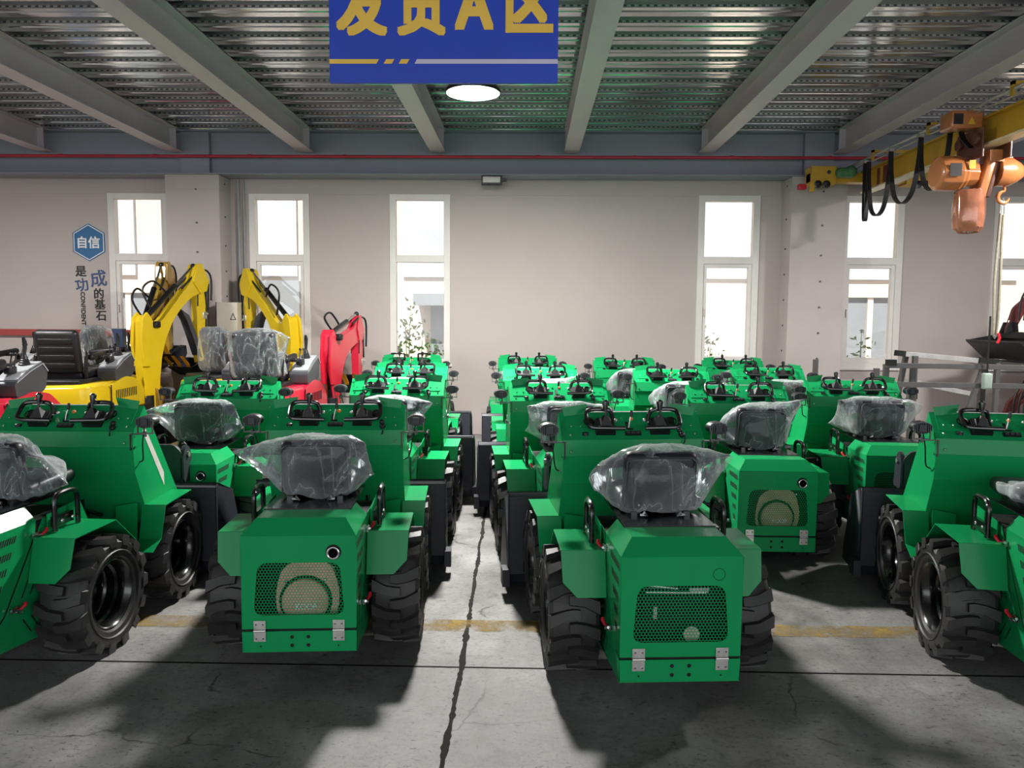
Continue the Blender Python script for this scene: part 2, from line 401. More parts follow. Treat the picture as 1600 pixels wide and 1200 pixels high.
def lettering(body, size, mat, parent, loc, rot=(PI/2, 0, 0), name='lettering', offset=0., center=True, extrude=.002, sx=1.0):
    me = text_mesh(body, size, extrude, 0)
    if offset:                                   # heavier strokes: the outline repeated round a small square
        v0 = [v.co.copy() for v in me.vertices]; f0 = [list(p.vertices) for p in me.polygons]; n = len(v0); vs = []; fs = []
        for k in range(9):
            d = Vector(((k % 3-1)*offset/sx, (k//3-1)*offset, k*1e-5)); fs += [[i+len(vs) for i in f] for f in f0]; vs += [p+d for p in v0]
        bpy.data.meshes.remove(me); me = bpy.data.meshes.new('lettering'); me.from_pydata(vs, [], fs)
    if center:
        xs = [v.co.x for v in me.vertices]; ys = [v.co.y for v in me.vertices]
        cx, cy = (min(xs)+max(xs))/2, (min(ys)+max(ys))/2
        for v in me.vertices: v.co.x = (v.co.x-cx)*sx; v.co.y -= cy
    me.materials.clear(); me.materials.append(M[mat])
    return link(name, me, parent, loc, rot)

def arc(c, r, a0, a1, n, fn):
    return [fn(c[0]+r*math.cos(a0+(a1-a0)*i/n), c[1]+r*math.sin(a0+(a1-a0)*i/n)) for i in range(n+1)]

def smooth_path(pts, n=5):
    """Catmull-Rom through the points"""
    P = [Vector(p) for p in pts]; out = []
    for i in range(len(P)-1):
        a = P[max(i-1, 0)]; b = P[i]; c = P[i+1]; d = P[min(i+2, len(P)-1)]
        for k in range(n):
            t = k/n
            out.append(.5*((2*b)+(c-a)*t+(2*a-5*b+4*c-d)*t*t+(3*b-a-3*c+d)*t**3))
    out.append(P[-1]); return out

def rpoly(pts, r, n=4):
    """round the corners of a 2D polygon"""
    out = []; k = len(pts)
    for i in range(k):
        p = Vector(pts[i]); a = Vector(pts[i-1])-p; b = Vector(pts[(i+1) % k])-p
        d = min(r, a.length*.45, b.length*.45); A = p+a.normalized()*d; B = p+b.normalized()*d
        for j in range(n+1):
            t = j/n; q = A*(1-t)**2+p*2*t*(1-t)+B*t*t; out.append((q.x, q.y))
    return out
# ------------------------------------------------------------------ the mini loader
# local frame: origin on the ground under the rear axle, x right, y forward (towards the bucket), z up
SL = Vector((0, .135, .125)).normalized(); NR = Vector((0, -.125, .135)).normalized(); CB = Vector((0, .45, 1.03))
SLEN = .184
def con(u, v, n=0.0):
    """point on the sloping control panel: u across, v up the slope, n off the surface"""
    return Vector((u, 0, 0))+CB+SL*v+NR*n
CROT = Matrix((Vector((1, 0, 0)), SL, NR)).transposed()

def ring_between(mb, inner, outer, center, y0, y1):
    """plate in the x-z plane with a hole: inner and outer polygons joined along rays from center"""
    def hit(poly, d):
        best = None
        for i in range(len(poly)):
            a = Vector(poly[i])-center; b = Vector(poly[(i+1) % len(poly)])-center; e = b-a
            den = d.x*e.y-d.y*e.x
            if abs(den) < 1e-9: continue
            t = (a.x*e.y-a.y*e.x)/den; u = (a.x*d.y-a.y*d.x)/den
            if t > 0 and -1e-6 <= u <= 1+1e-6: best = t if best is None else max(best, t)
        return center+d*best
    ang = sorted(set([round(math.atan2(p[1]-center.y, p[0]-center.x), 5) for p in list(inner)+list(outer)]))
    I = [hit(inner, Vector((math.cos(a), math.sin(a)))) for a in ang]; O = [hit(outer, Vector((math.cos(a), math.sin(a)))) for a in ang]
    n = len(ang)
    vs = [(p.x, y, p.y) for y in (y0, y1) for p in I]+[(p.x, y, p.y) for y in (y0, y1) for p in O]
    fs = []
    for i in range(n):
        j = (i+1) % n
        fs += [(i, j, 2*n+j, 2*n+i), (n+i, 3*n+i, 3*n+j, n+j), (i, n+i, n+j, j), (2*n+i, 2*n+j, 3*n+j, 3*n+i)]
    mb.add(vs, fs)

TRAP = rpoly([(-.198, .345), (.198, .345), (.178, .58), (-.178, .58)], .045, 5)
def in_trap(x, z, m=0):
    if not (.345-m < z < .58+m): return False
    return abs(x) < .198-(z-.345)/.235*.02+m

def hood_mesh():
    mb = MB()
    ring_between(mb, TRAP, [(-.25, .283), (.25, .283), (.25, .70), (-.25, .70)], Vector((0, .462)), -.51, -.507)
    side = [(-.51, .283), (-.42, .283), (-.365, .33), (-.15, .64), (-.14, .70), (-.51, .70)]
    for s in (-1, 1): mb.yz(side, s*.25, s*.247)
    t = .765
    mb.sheet([(-.25, -.51, .70), (.25, -.51, .70), (.195, -.445, t), (-.195, -.445, t)], .003)
    for s in (-1, 1): mb.sheet([(s*.25, -.51, .70), (s*.195, -.445, t), (s*.195, -.14, t), (s*.25, -.14, .70)], .003)
    mb.sheet([(-.195, -.445, t), (.195, -.445, t), (.195, -.14, t), (-.195, -.14, t)], .003)
    return mb.mesh('hood', 'green', .0012)

def grille_mesh():
    mb = MB(); p = .0142; rin = p/math.sqrt(3)*.80; rout = p/math.sqrt(3); y = -.504
    z = .33; row = 0
    while z < .60:
        x = -.21+(p/2 if row % 2 else 0)
        while x < .215:
            if in_trap(x, z, .012):
                vs = []
                for r in (rin, rout):
                    for k in range(6):
                        a = PI/6+k*PI/3; vs.append((x+r*math.cos(a), y, z+r*math.sin(a)))
                mb.add(vs, [(k, (k+1) % 6, 6+(k+1) % 6, 6+k) for k in range(6)])
            x += p
        z += p*math.sqrt(3)/2; row += 1
    return mb.mesh('grille', 'green')

def chassis_mesh():
    mb = MB()
    side = [(-.51, .178), (-.51, .272), (-.415, .272), (-.355, .32), (-.14, .63), (-.09, .70), (.14, .70), (.20, .60), (.20, .14), (-.05, .14)]
    for s in (-1, 1): mb.yz(side, s*.25, s*.246)
    mb.b2(-.25, .25, -.51, -.506, .178, .272)
    mb.b2(-.25, .25, -.51, .2, .150, .156) if False else mb.sheet([(-.25, -.51, .18), (.25, -.51, .18), (.25, -.05, .142), (-.25, -.05, .142)], .004)
    mb.b2(-.25, .25, .196, .2, .14, .60)
    # side uprights of the seat deck
    for s in (-1, 1): mb.sheet([(s*.262, -.08, .60), (s*.262, -.08, .715), (s*.262, .16, .735), (s*.262, .23, .60)], .005)
    return mb.mesh('rear_chassis', 'green', .0012)

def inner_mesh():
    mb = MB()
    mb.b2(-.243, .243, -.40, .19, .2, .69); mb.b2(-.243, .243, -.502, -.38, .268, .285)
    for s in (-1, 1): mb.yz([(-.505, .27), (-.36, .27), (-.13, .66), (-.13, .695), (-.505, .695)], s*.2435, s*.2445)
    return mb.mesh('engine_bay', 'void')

def engine_mesh(col):
    mb = MB()
    # blower housing: a big scroll with a domed starter cover in front of it
    mb.xz(rpoly([(-.11, .3), (.15, .3), (.17, .42), (.13, .56), (.02, .585), (-.09, .54), (-.12, .42)], .05), -.405, -.44)
    mb.lathe([(.105, .0), (.103, -.018), (.085, -.032), (.0, -.038)], (.015, -.442, .385), 'y', 28)
    mb.mat(1); mb.lathe([(.118, -.001), (.106, -.004)], (.015, -.441, .385), 'y', 28)
    for x, z in ((-.07, .475), (.1, .48), (.14, .54)): mb.mat(2).ball((x, -.445, z), .008, 8, 5)
    return mb.mesh('engine', [col, 'void', 'chrome'])

def engine2_mesh():
    mb = MB()
    mb.b2(-.14, .06, -.42, -.405, .40, .54); mb.b2(.05, .16, -.425, -.405, .46, .54)
    mb.mat(1).rod((-.14, -.44, .56), (.0, -.44, .545), .006); mb.rod((-.13, -.44, .53), (.12, -.44, .525), .004)
    mb.b2(.05, .13, -.45, -.44, .53, .55); mb.b2(-.1, -.085, -.45, -.44, .42, .47)
    mb.mat(2).lathe([(.034, 0), (.034, -.004), (.0, -.004)], (.06, -.455, .355), 'y', 20)
    return mb.mesh('engine', ['void', 'zinc', 'cabinet'])

def tyre_mesh():
    mb = MB(); w = .113
    mb.lathe([(.165, -.085), (.185, -.104), (.225, -w), (.252, -w), (.264, -.095), (.268, -.05), (.268, .05), (.264, .095), (.252, w), (.225, w), (.185, .104), (.165, .085), (.16, .06), (.16, -.06)], (0, 0, 0), 'x', 48, True)
    mb.lathe([(.205, w-.006), (.212, w+.003), (.219, w-.006)], (0, 0, 0), 'x', 48, True)
    n = 15
    for s in (-1, 1):
        for k in range(n):
            th = 2*PI*(k+(.5 if s > 0 else 0))/n
            hw = .082
            # lug centre line: shoulder -> angled in -> turned flat across the middle
            path = [(s*.118, -.135, .236, .252), (s*.112, -.115, .262, .289), (s*.045, -.02, .266, .291), (s*.006, 0.0, .266, .291), (-s*.024, 0.0, .266, .290)]
            vs = []; fs = []
            for i, (x, d, r0, r1) in enumerate(path):
                h = hw*(1.3 if i < 2 else 1)*(.85 if i == 4 else 1)
                for r, e in ((r0, h*1.12), (r1, h*.88)):
                    for sg in (-1, 1):
                        t = th+d+sg*e
                        vs.append((x, r*math.cos(t), r*math.sin(t)))
            for i in range(len(path)-1):
                a = i*4; b = a+4
                fs += [(a+2, a+3, b+3, b+2), (a, b, b+1, a+1), (a, a+2, b+2, b), (a+1, b+1, b+3, a+3)]
            fs += [(0, 1, 3, 2), (len(vs)-4, len(vs)-2, len(vs)-1, len(vs)-3)]
            mb.add(vs, fs)
    return mb.mesh('tyre', 'rubber', 0, 28)

def rim_mesh():
    mb = MB()
    # deep black dish, open side at +x
    mb.lathe([(.172, .094), (.166, .098), (.156, .088), (.152, .07), (.147, .062), (.147, .03), (.136, .02), (.134, -.02), (.124, -.03), (.12, -.05), (.07, -.056), (.062, -.04), (.0, -.038)], (0, 0, 0), 'x', 40, False, False)
    mb.lathe([(.164, -.09), (.15, -.085), (.14, -.05), (.0, -.06)], (0, 0, 0), 'x', 40, False, False)
    for k in range(5):
        t = 2*PI*k/5; mb.cyl((-.045, .092*math.cos(t), .092*math.sin(t)), .011, .03, 'x', 6)
    return mb.mesh('rim', 'black_metal')

def rear_fender_mesh(s):
    mb = MB(); t = .005; a, b = s*.255, s*.455
    mb.sheet([(a, -.165, .625), (b, -.165, .625), (b, .16, .63), (a, .16, .63)], t)
    mb.sheet([(a, -.165, .625), (b, -.165, .625), (b*.985, -.198, .49), (s*.385, -.215, .425), (a, -.215, .425)], t)
    mb.sheet([(a, .16, .63), (b, .16, .63), (b, .33, .48), (a, .33, .48)], t)
    return mb.mesh('rear_fender', 'green', .001)

def front_fender_mesh(s):
    mb = MB(); t = .005; a, b = s*.362, s*.495
    mb.sheet([(a, .56, .60), (b, .56, .60), (b, .90, .612), (a, .90, .612)], t)
    mb.sheet([(a, .56, .60), (b, .56, .60), (b*.98, .515, .42), (a, .515, .42)], t)
    mb.sheet([(a, .515, .42), (b*.98, .515, .42), (b*.97, .42, .37), (a, .42, .37)], t)
    mb.sheet([(s*.23, .53, .60), (s*.352, .53, .62), (s*.352, .51, .40), (s*.23, .52, .40)], t)
    return mb.mesh('front_fender', 'green', .001)

def tower_mesh():
    mb = MB()
    mb.yz([(.452, 1.02), (.445, .945), (.46, .80), (.63, .45), (.98, .44), (1.02, .53), (.60, 1.145), (.585, 1.145)], -.377, .377)
    return mb.mesh('front_body', 'green', .002, 12)

def panel_mesh():
    mb = MB(); w = .38
    mb.sheet([con(-w, 0), con(w, 0), con(w, SLEN), con(-w, SLEN)], .006)
    mb.sheet([(-w, .448, 1.03), (w, .448, 1.03), (w, .44, .945), (-w, .44, .945)], .006)
    for s in (-1, 1): mb.sheet([(s*w, .448, 1.03), (s*w, .44, .945), (s*w, .49, .945), (s*w, .60, 1.10), con(s*w, SLEN)], .004)
    mb.mat(1).sheet([con(-.25, SLEN, .003), con(.25, SLEN, .003), con(.25, SLEN, .003)+Vector((0, .03, .0)), con(-.25, SLEN, .003)+Vector((0, .03, .0))], .004)
    mb.mat(2)
    for s in (-1, 1):
        for v in (.03,): mb.ball(con(s*.335, v, .004), .008, 8, 5)
        mb.ball((s*.335, .438, .97), .008, 8, 5)
    return mb.mesh('control_panel', ['green', 'grey_light', 'chrome'], .001)

def wing_mesh(s):
    mb = MB()
    mb.sheet([con(s*.355, .05, .006), con(s*.235, .05, .006), con(s*.245, .17, .006), con(s*.355, .155, .006)], .004)
    mb.sheet([con(s*.245, .17, .006), con(s*.355, .155, .006), con(s*.365, .155, .006)+Vector((0, .006, .046)), con(s*.225, .17, .006)+Vector((0, .01, .054))], .004)
    mb.mat(1)
    for u in (.275, .325): mb.ball(con(s*u, .085, .009), .006, 8, 5)
    return mb.mesh('panel_wing', ['green', 'chrome'], .0008)

def lever_mesh(s):
    mb = MB(); u = s*.147; v = .072
    for i, (h, w) in enumerate(((.004, .052), (.012, .048), (.020, .051), (.028, .046), (.036, .047), (.044, .040))):
        mb.box(con(u, v, h), (w*2, w*1.75, .007), CROT)
    base = [con(u+a*.033, v+b*.028, .046) for a, b in ((-1, -1), (1, -1), (1, 1), (-1, 1))]
    top = Vector((u, .478, 1.155)); tp = [top+Vector((a*.008, b*.008, 0)) for a, b in ((-1, -1), (1, -1), (1, 1), (-1, 1))]
    mb.add(base+tp, [(0, 1, 5, 4), (1, 2, 6, 5), (2, 3, 7, 6), (3, 0, 4, 7), (4, 5, 6, 7)])
    mb.mat(1).rod(top, (u, .486, 1.19), .007)
    mb.tube([(u, .486, 1.182), (u, .489, 1.205), (u, .492, 1.224), (u, .493, 1.234)], [.011, .0155, .018, .009], 10)
    return mb.mesh('control_lever', ['black_plastic', 'black_metal'])

def bar_mesh(s, flat=False):
    mb = MB(); u = s*.147
    P = [(.05, .535, 1.112), (.047, .533, 1.145), (.034, .526, 1.172), (.0, .522, 1.180), (-.06, .518, 1.181), (-.094, .508, 1.172), (-.103, .48, 1.14), (-.096, .444, 1.108), (-.07, .432, 1.096), (.0, .43, 1.094), (.092, .43, 1.092)]
    if flat: P = [(.06, .535, 1.115), (.06, .53, 1.18), (.055, .52, 1.205), (.0, .51, 1.21), (-.05, .5, 1.21), (-.105, .46, 1.208)]
    mb.tube(smooth_path([(u+(x if s < 0 else -x), y, z) for x, y, z in P], 4), .0115, 10)
    mb.mat(1).ball((u+(.045 if s < 0 else -.045), .535, 1.112), .014, 8, 6)
    mb.ball((u+(.068 if s < 0 else -.068), .54, 1.118), .010, 8, 6)
    return mb.mesh('handle_bar', ['black_metal', 'zinc'])

def gauge_mesh(s):
    mb = MB(); c = con(s*.225, .115, 0)
    prof = [(.029, .003), (.030, .010), (.024, .012), (.023, .007), (.0, .007)]
    vs = []; n = 20
    for r, h in prof:
        for k in range(n):
            t = 2*PI*k/n; vs.append(c+CROT @ Vector((r*math.cos(t), r*math.sin(t), h)))
    mb.add(vs, [(i*n+k, i*n+(k+1) % n, (i+1)*n+(k+1) % n, (i+1)*n+k) for i in range(len(prof)-1) for k in range(n)])
    return mb.mesh('gauge', 'black_metal')

def knob_set():
    """small controls: list of (name, mesh)"""
    out = []
    mb = MB(); mb.box(con(0.0, .035, .006), (.085, .026, .012), CROT)
    mb.mat(1)
    for k in (-1, 0, 1): mb.box(con(k*.026, .037, .013), (.02, .018, .006), CROT)
    out.append(('rocker_switch_panel', mb.mesh('rocker_switch_panel', ['black_plastic', 'grey_plastic'], .001)))
    mb = MB(); mb.ball(con(-.045, .135, .003), .009, 10, 6); out.append(('indicator_light', mb.mesh('indicator_light', 'green')))
    mb = MB(); mb.ball(con(.008, .135, .003), .011, 10, 6); out.append(('push_button', mb.mesh('push_button', 'orange')))
    mb = MB(); mb.box(con(-.022, .09, .004), (.014, .05, .004), CROT); mb.box(con(-.008, .066, .004), (.03, .01, .004), CROT)
    mb.mat(1).tube([con(-.018, .07, .0), con(-.010, .10, .03), con(-.003, .125, .045)], .0035, 8)
    mb.mat(0).tube([con(-.003, .12, .04), con(.0, .135, .055), con(.001, .145, .066)], [.007, .009, .006], 10)
    out.append(('throttle_lever', mb.mesh('throttle_lever', ['black_plastic', 'zinc'])))
    mb = MB()
    mb.lathe([(.016, -.004), (.016, .01), (.011, .014), (.0, .015)], con(-.255, .03, .004), 'z', 14)
    out.append(('choke_knob', mb.mesh('choke_knob', 'black_plastic')))
    mb = MB(); mb.ball(con(.262, .022, .006), .017, 12, 8); mb.ball(con(.256, .052, .006), .015, 12, 8)
    mb.tube(smooth_path([con(.262, .02, .014), con(.267, .0, .03), con(.267, -.02, .02), con(.262, -.03, .0)], 3), .004, 6)
    out.append(('ignition_switch', mb.mesh('ignition_switch', 'black_plastic')))
    return out

def lamp_mesh(s):
    mb = MB(); cx, cy, cz = s*.452, .455, 1.085
    # oval work lamp: finned heat sink towards the rear
    prof = [(.30, .045), (1.0, .04), (1.0, .0), (.92, -.012)]
    n = 24; vs = []
    for r, y in prof:
        for k in range(n):
            t = 2*PI*k/n; vs.append((cx+.052*r*math.cos(t), cy+y, cz+.034*r*math.sin(t)))
    mb.add(vs, [(i*n+k, i*n+(k+1) % n, (i+1)*n+(k+1) % n, (i+1)*n+k) for i in range(3) for k in range(n)]+[list(range(3*n, 4*n)), list(range(n))])
    mb.mat(2)
    for k in range(-5, 6):
        x = k*.009; h = .034*math.sqrt(max(0, 1-(x/.052)**2))*.95
        mb.b2(cx+x-.0017, cx+x+.0017, cy-.03, cy-.01, cz-h, cz+h)
    mb.mat(0).b2(cx-.018, cx+.018, cy-.034, cy-.01, cz-.018, cz+.018)
    mb.mat(1)
    for q in (-1, 1): mb.box((cx+q*.04, cy-.02, cz-.035), (.005, .012, .05))
    mb.b2(cx-.044, cx+.044, cy-.028, cy-.004, cz-.064, cz-.059); mb.rod((cx, cy-.016, cz-.05), (cx, cy-.016, cz-.08), .007, 8)
    return mb.mesh('work_lamp', ['black_plastic', 'steel_grey', 'grey_plastic'])

def bracket_mesh(s):
    mb = MB()
    mb.b2(s*.372, s*.45, .435, .452, 1.016, 1.022); mb.b2(s*.366, s*.373, .435, .475, .93, 1.02)
    mb.mat(1)
    for z in (.945, 1.0): mb.lathe([(.011, 0), (.011, s*.008), (.0, s*.011)], (s*.373, .46, z), 'x', 6)
    return mb.mesh('lamp_bracket', ['black_metal', 'chrome'])

def cable_mesh(s):
    mb = MB()
    mb.tube(smooth_path([(s*.448, .44, 1.06), (s*.43, .45, .98), (s*.42, .47, .92), (s*.405, .50, .87), (s*.385, .515, .855), (s*.368, .50, .85)], 4), .004, 6)
    return mb.mesh('lamp_cable', 'black_plastic')

def seat_base_mesh():
    mb = MB()
    mb.b2(-.2, .2, -.30, .20, .765, .772); mb.mat(0)
    for s in (-1, 1): mb.b2(s*.12-.014, s*.12+.014, -.13, .22, .772, .79)
    mb.mat(1)
    for s in (-1, 1): mb.tube([(s*.10, -.16, .782), (s*.07, -.165, .785), (s*.085, -.17, .795)], .009, 8)
    return mb.mesh('seat_base', ['black_metal', 'chrome'])

def cushion_mesh():
    mb = MB(); mb.rbox((0, .10, .825), (.36, .36, .07), .03, Matrix.Rotation(R(4), 3, 'X'), 3)
    return mb.mesh('seat', 'vinyl', 0, 60)

def backrest_mesh():
    mb = MB(); rot = Matrix.Rotation(R(8), 3, 'X'); c = Vector((0, -.085, .925))
    mb.rbox(c, (.335, .075, .275), .034, rot, 4)
    q = lambda x, z: c+rot @ Vector((x, -.039, z))
    for P in ([(-.11, .03), (-.055, .075), (.06, .075), (.115, .03)], [(-.13, .0), (-.05, -.055)], [(.13, .01), (.045, -.055)], [(-.16, -.11), (-.155, .1), (-.135, .118), (.135, .118), (.155, .1), (.16, -.11)]):
        mb.mat(2).tube([q(*p) for p in P], .004, 6)  # embossed lines in lighter grey: highlights painted onto the dark vinyl
    mb.mat(1)
    for s in (-1, 1): mb.ball(q(s*.095, -.105), .007, 8, 5)
    return mb.mesh('backrest', ['vinyl', 'zinc', 'grey_plastic'], 0, 60)

def cover_mesh(spikes, seed, flat=1.0, amp=.015):
    """clear bag pulled over the seat: hugs the seat, flares to loose corners"""
    rnd = Vector((seed*3.7, seed*1.3, seed*2.1)); nu, nv = 84, 52; c = Vector((0, .03, .92)); vs = []; fs = []
    tips = [(Vector(t), w) for t, w in spikes]
    for j in range(nv+1):
        ph = -PI/2+PI*j/nv
        for i in range(nu):
            th = 2*PI*i/nu
            e = .55; cs = lambda a: math.copysign(abs(math.cos(a))**e, math.cos(a)); sn = lambda a: math.copysign(abs(math.sin(a))**e, math.sin(a))
            p = Vector((.195*cs(ph)*cs(th), .195*cs(ph)*sn(th), .165*sn(ph)))
            # the bag drops from the top of the backrest down to the front of the cushion
            top = 1.0 if p.y < -.06 else max(.18, 1-(p.y+.06)/.16)
            if p.z > 0: p.z *= top*.78+.05 if top < 1 else 1
            if p.y < 0: p.y *= .95
            p.z *= flat; p = c-Vector((0, 0, .165*(1-flat)*.6))+p
            d = (p-c).normalized()
            for t, w in tips:
                dt = (t-c); k = max(0, d.dot(dt.normalized())); g = k**w
                q = p.lerp(t, min(1, g)); p = q
            nz = noise.noise(p*7+rnd)*1.0; n2 = 1-abs(noise.noise(p*9+rnd*2))*2.2; n3 = 1-abs(noise.noise(Vector((p.x*30, p.y*30, p.z*13))+rnd))*2
            p += d*(amp*nz+amp*.5*n2+amp*.22*n3)
            p.z = max(p.z, .782+.012*math.sin(th*7+seed)+.006*math.sin(th*17))
            vs.append(p)
    for j in range(nv):
        for i in range(nu):
            if j < nv*.12: continue
            fs.append((j*nu+i, j*nu+(i+1) % nu, (j+1)*nu+(i+1) % nu, (j+1)*nu+i))
    mb = MB(); mb.add(vs, fs); return mb.mesh('plastic_cover', 'film', 0, 28)

def grab_mesh(s):
    mb = MB(); x = s*.305
    mb.tube(smooth_path([(x, -.085, .635), (x, -.085, .72), (x, -.083, .775), (x, -.06, .805), (x, .0, .812), (x, .06, .805), (x, .083, .775), (x, .085, .72), (x, .085, .635)], 3), .0125, 10)
    mb.mat(0).b2(x-s*.012-.02, x-s*.012+.0, -.07, .07, .65, .70)
    mb.mat(1)
    for y in (-.04, .04): mb.ball((x+s*.004, y, .675), .01, 8, 5)
    return mb.mesh('grab_bar', ['black_metal', 'chrome'])

def latch_mesh(s, y, z):
    mb = MB(); x = s*.252
    mb.b2(x, x+s*.012, y-.022, y+.022, z-.012, z+.012); mb.mat(0).rod((x+s*.016, y-.03, z+.008), (x+s*.016, y+.03, z-.008), .006, 8)
    mb.tube([(x+s*.014, y+.01, z-.016), (x+s*.02, y+.03, z-.024), (x+s*.014, y+.035, z-.01)], .004, 6)
    mb.mat(1).tube([(x+s*.018, y+.022, z-.004), (x+s*.028, y+.042, z+.012), (x+s*.026, y+.048, z+.022)], [.006, .009, .008], 8)
    return mb.mesh('latch', ['chrome', 'red_small'])

def hinge_mesh(s):
    mb = MB(); x = s*.172; y = -.513
    mb.b2(x-.026, x+.026, y-.003, y+.001, .283, .322); mb.b2(x-.026, x+.026, y-.003, y+.001, .228, .270)
    mb.rod((x-.026, y-.004, .277), (x+.026, y-.004, .277), .006, 10)
    mb.mat(1)
    for dx in (-.015, .015):
        for z in (.307, .243): mb.lathe([(.005, 0), (.0045, -.003), (.0, -.0035)], (x+dx, y-.003, z), 'y', 10)
    return mb.mesh('hinge', ['zinc', 'steel_grey'], .0008)

def vents_mesh(s, k):
    """one of the five rows of slanted perforations on the hood side"""
    mb = MB(); x = s*.2512
    z0 = .635-.066*k; y0 = -.485+.008*k; y1 = -.275-.034*k; n = max(4, int((y1-y0)/.014)); h = .03
    for i in range(n):
        ya = y0+(y1-y0)*i/n
        mb.add([(x, ya, z0), (x, ya+.008, z0), (x, ya+.022, z0+h), (x, ya+.014, z0+h)], [(0, 1, 2, 3)])
    return mb.mesh('side_vent', 'void')

def slot_mesh(s, k, up):
    mb = MB(); x = s*.2515; y = -.26+.055*k; zz, sg = ((.27, -1), (.37, 1))[up]
    mb.add([(x, y, zz), (x, y+.009, zz), (x, y+.059, zz+sg*.075), (x, y+.05, zz+sg*.075)], [(0, 1, 2, 3)])
    return mb.mesh('louvre_slot', 'void')

HOLES = [(x, z, .0085) for x in (-.033, .038) for z in (.208, .246)]+[(x, .205, .004) for x in (-.17, .17)]
def hole_mesh(k):
    x, z, r = HOLES[k]
    return MB().lathe([(r, 0), (.0, -.0005)], (x, -.5115, z), 'y', 12).mesh('mounting_hole', 'void')

def pipe_mesh(open_):
    mb = MB(); c = (.152, -.5115, .628)
    if open_:
        mb.mat(0).lathe([(.034, 0), (.0, -.0004)], c, 'y', 24)
        c2 = (c[0], c[1], c[2]-.003)
        mb.mat(1).lathe([(.029, .0), (.029, -.012), (.025, -.014), (.021, -.012), (.021, .0)], c2, 'y', 24, True)
        mb.mat(0).lathe([(.0215, -.006), (.0, -.006)], c2, 'y', 20)
    else:
        mb.lathe([(.0255, -.0003), (.0245, -.0006), (.0235, -.0003)], c, 'y', 28, True)
    return mb.mesh('exhaust_outlet', ['void', 'chrome'])

def joint_mesh():
    mb = MB()
    mb.b2(-.13, .13, .15, .75, .25, .46); mb.cyl((0, .33, .45), .06, .4, 'z', 16)
    for x in (-.19, .19): mb.rod((x, .15, .40), (x*.9, .62, .36), .025, 10)
    for x in (-.08, -.03, .05, .1): mb.tube(smooth_path([(x, .18, .55), (x*1.3, .32, .62+.1*abs(x)), (x*1.6, .5, .56)], 4), .012, 8)
    mb.rod((.20, .28, .40), (.20, .28, .70), .011, 8)
    for y in (0.06, .78): mb.rod((-.3, y, .285), (.3, y, .285), .045, 12)
    return mb.mesh('articulation_joint', 'black_metal')

def bucket_mesh():
    mb = MB(); w = .60
    prof = [(1.02, .13), (1.02, .60), (1.045, .625), (1.055, .61), (1.035, .59), (1.035, .16), (1.075, .075), (1.12, .062), (1.46, .052), (1.46, .042), (1.12, .048), (1.065, .06)]
    mb.yz(prof, -w, w)
    for s in (-1, 1):
        mb.yz([(1.02, .13), (1.02, .60), (1.045, .625), (1.30, .53), (1.46, .12), (1.46, .045), (1.065, .06)], s*w, s*(w-.012))
        mb.b2(s*(w-.01), s*(w+.035), .995, 1.10, .06, .165)
    return mb.mesh('bucket', 'bucket', .003)

def attach_mesh():
    mb = MB()
    poly = [(-.34, .58), (-.34, .79), (-.29, .845), (.29, .845), (.34, .79), (.34, .58)]
    mb.xz(rpoly(poly, .03), 1.17, 1.14)
    for s in (-1, 1):
        mb.yz(rpoly([(1.14, .60), (1.14, .79), (1.19, .845), (1.25, .80), (1.29, .60)], .03), s*.325, s*.35)
        mb.mat(1).cyl((s*.354, 1.20, .775), .02, .014, 'x', 12); mb.mat(0)
        mb.b2(s*.16-.03, s*.16+.03, .93, 1.16, .24, .62)
    return mb.mesh('quick_attach', ['bucket', 'zinc'], .003)

def arm_mesh(s):
    mb = MB(); x = s*.2
    mb.yz([(.72, .93), (.80, .96), (1.0, .50), (1.0, .30), (.94, .30), (.92, .48)], x-.025, x+.025)
    return mb.mesh('lift_arm', 'black_metal', .003)

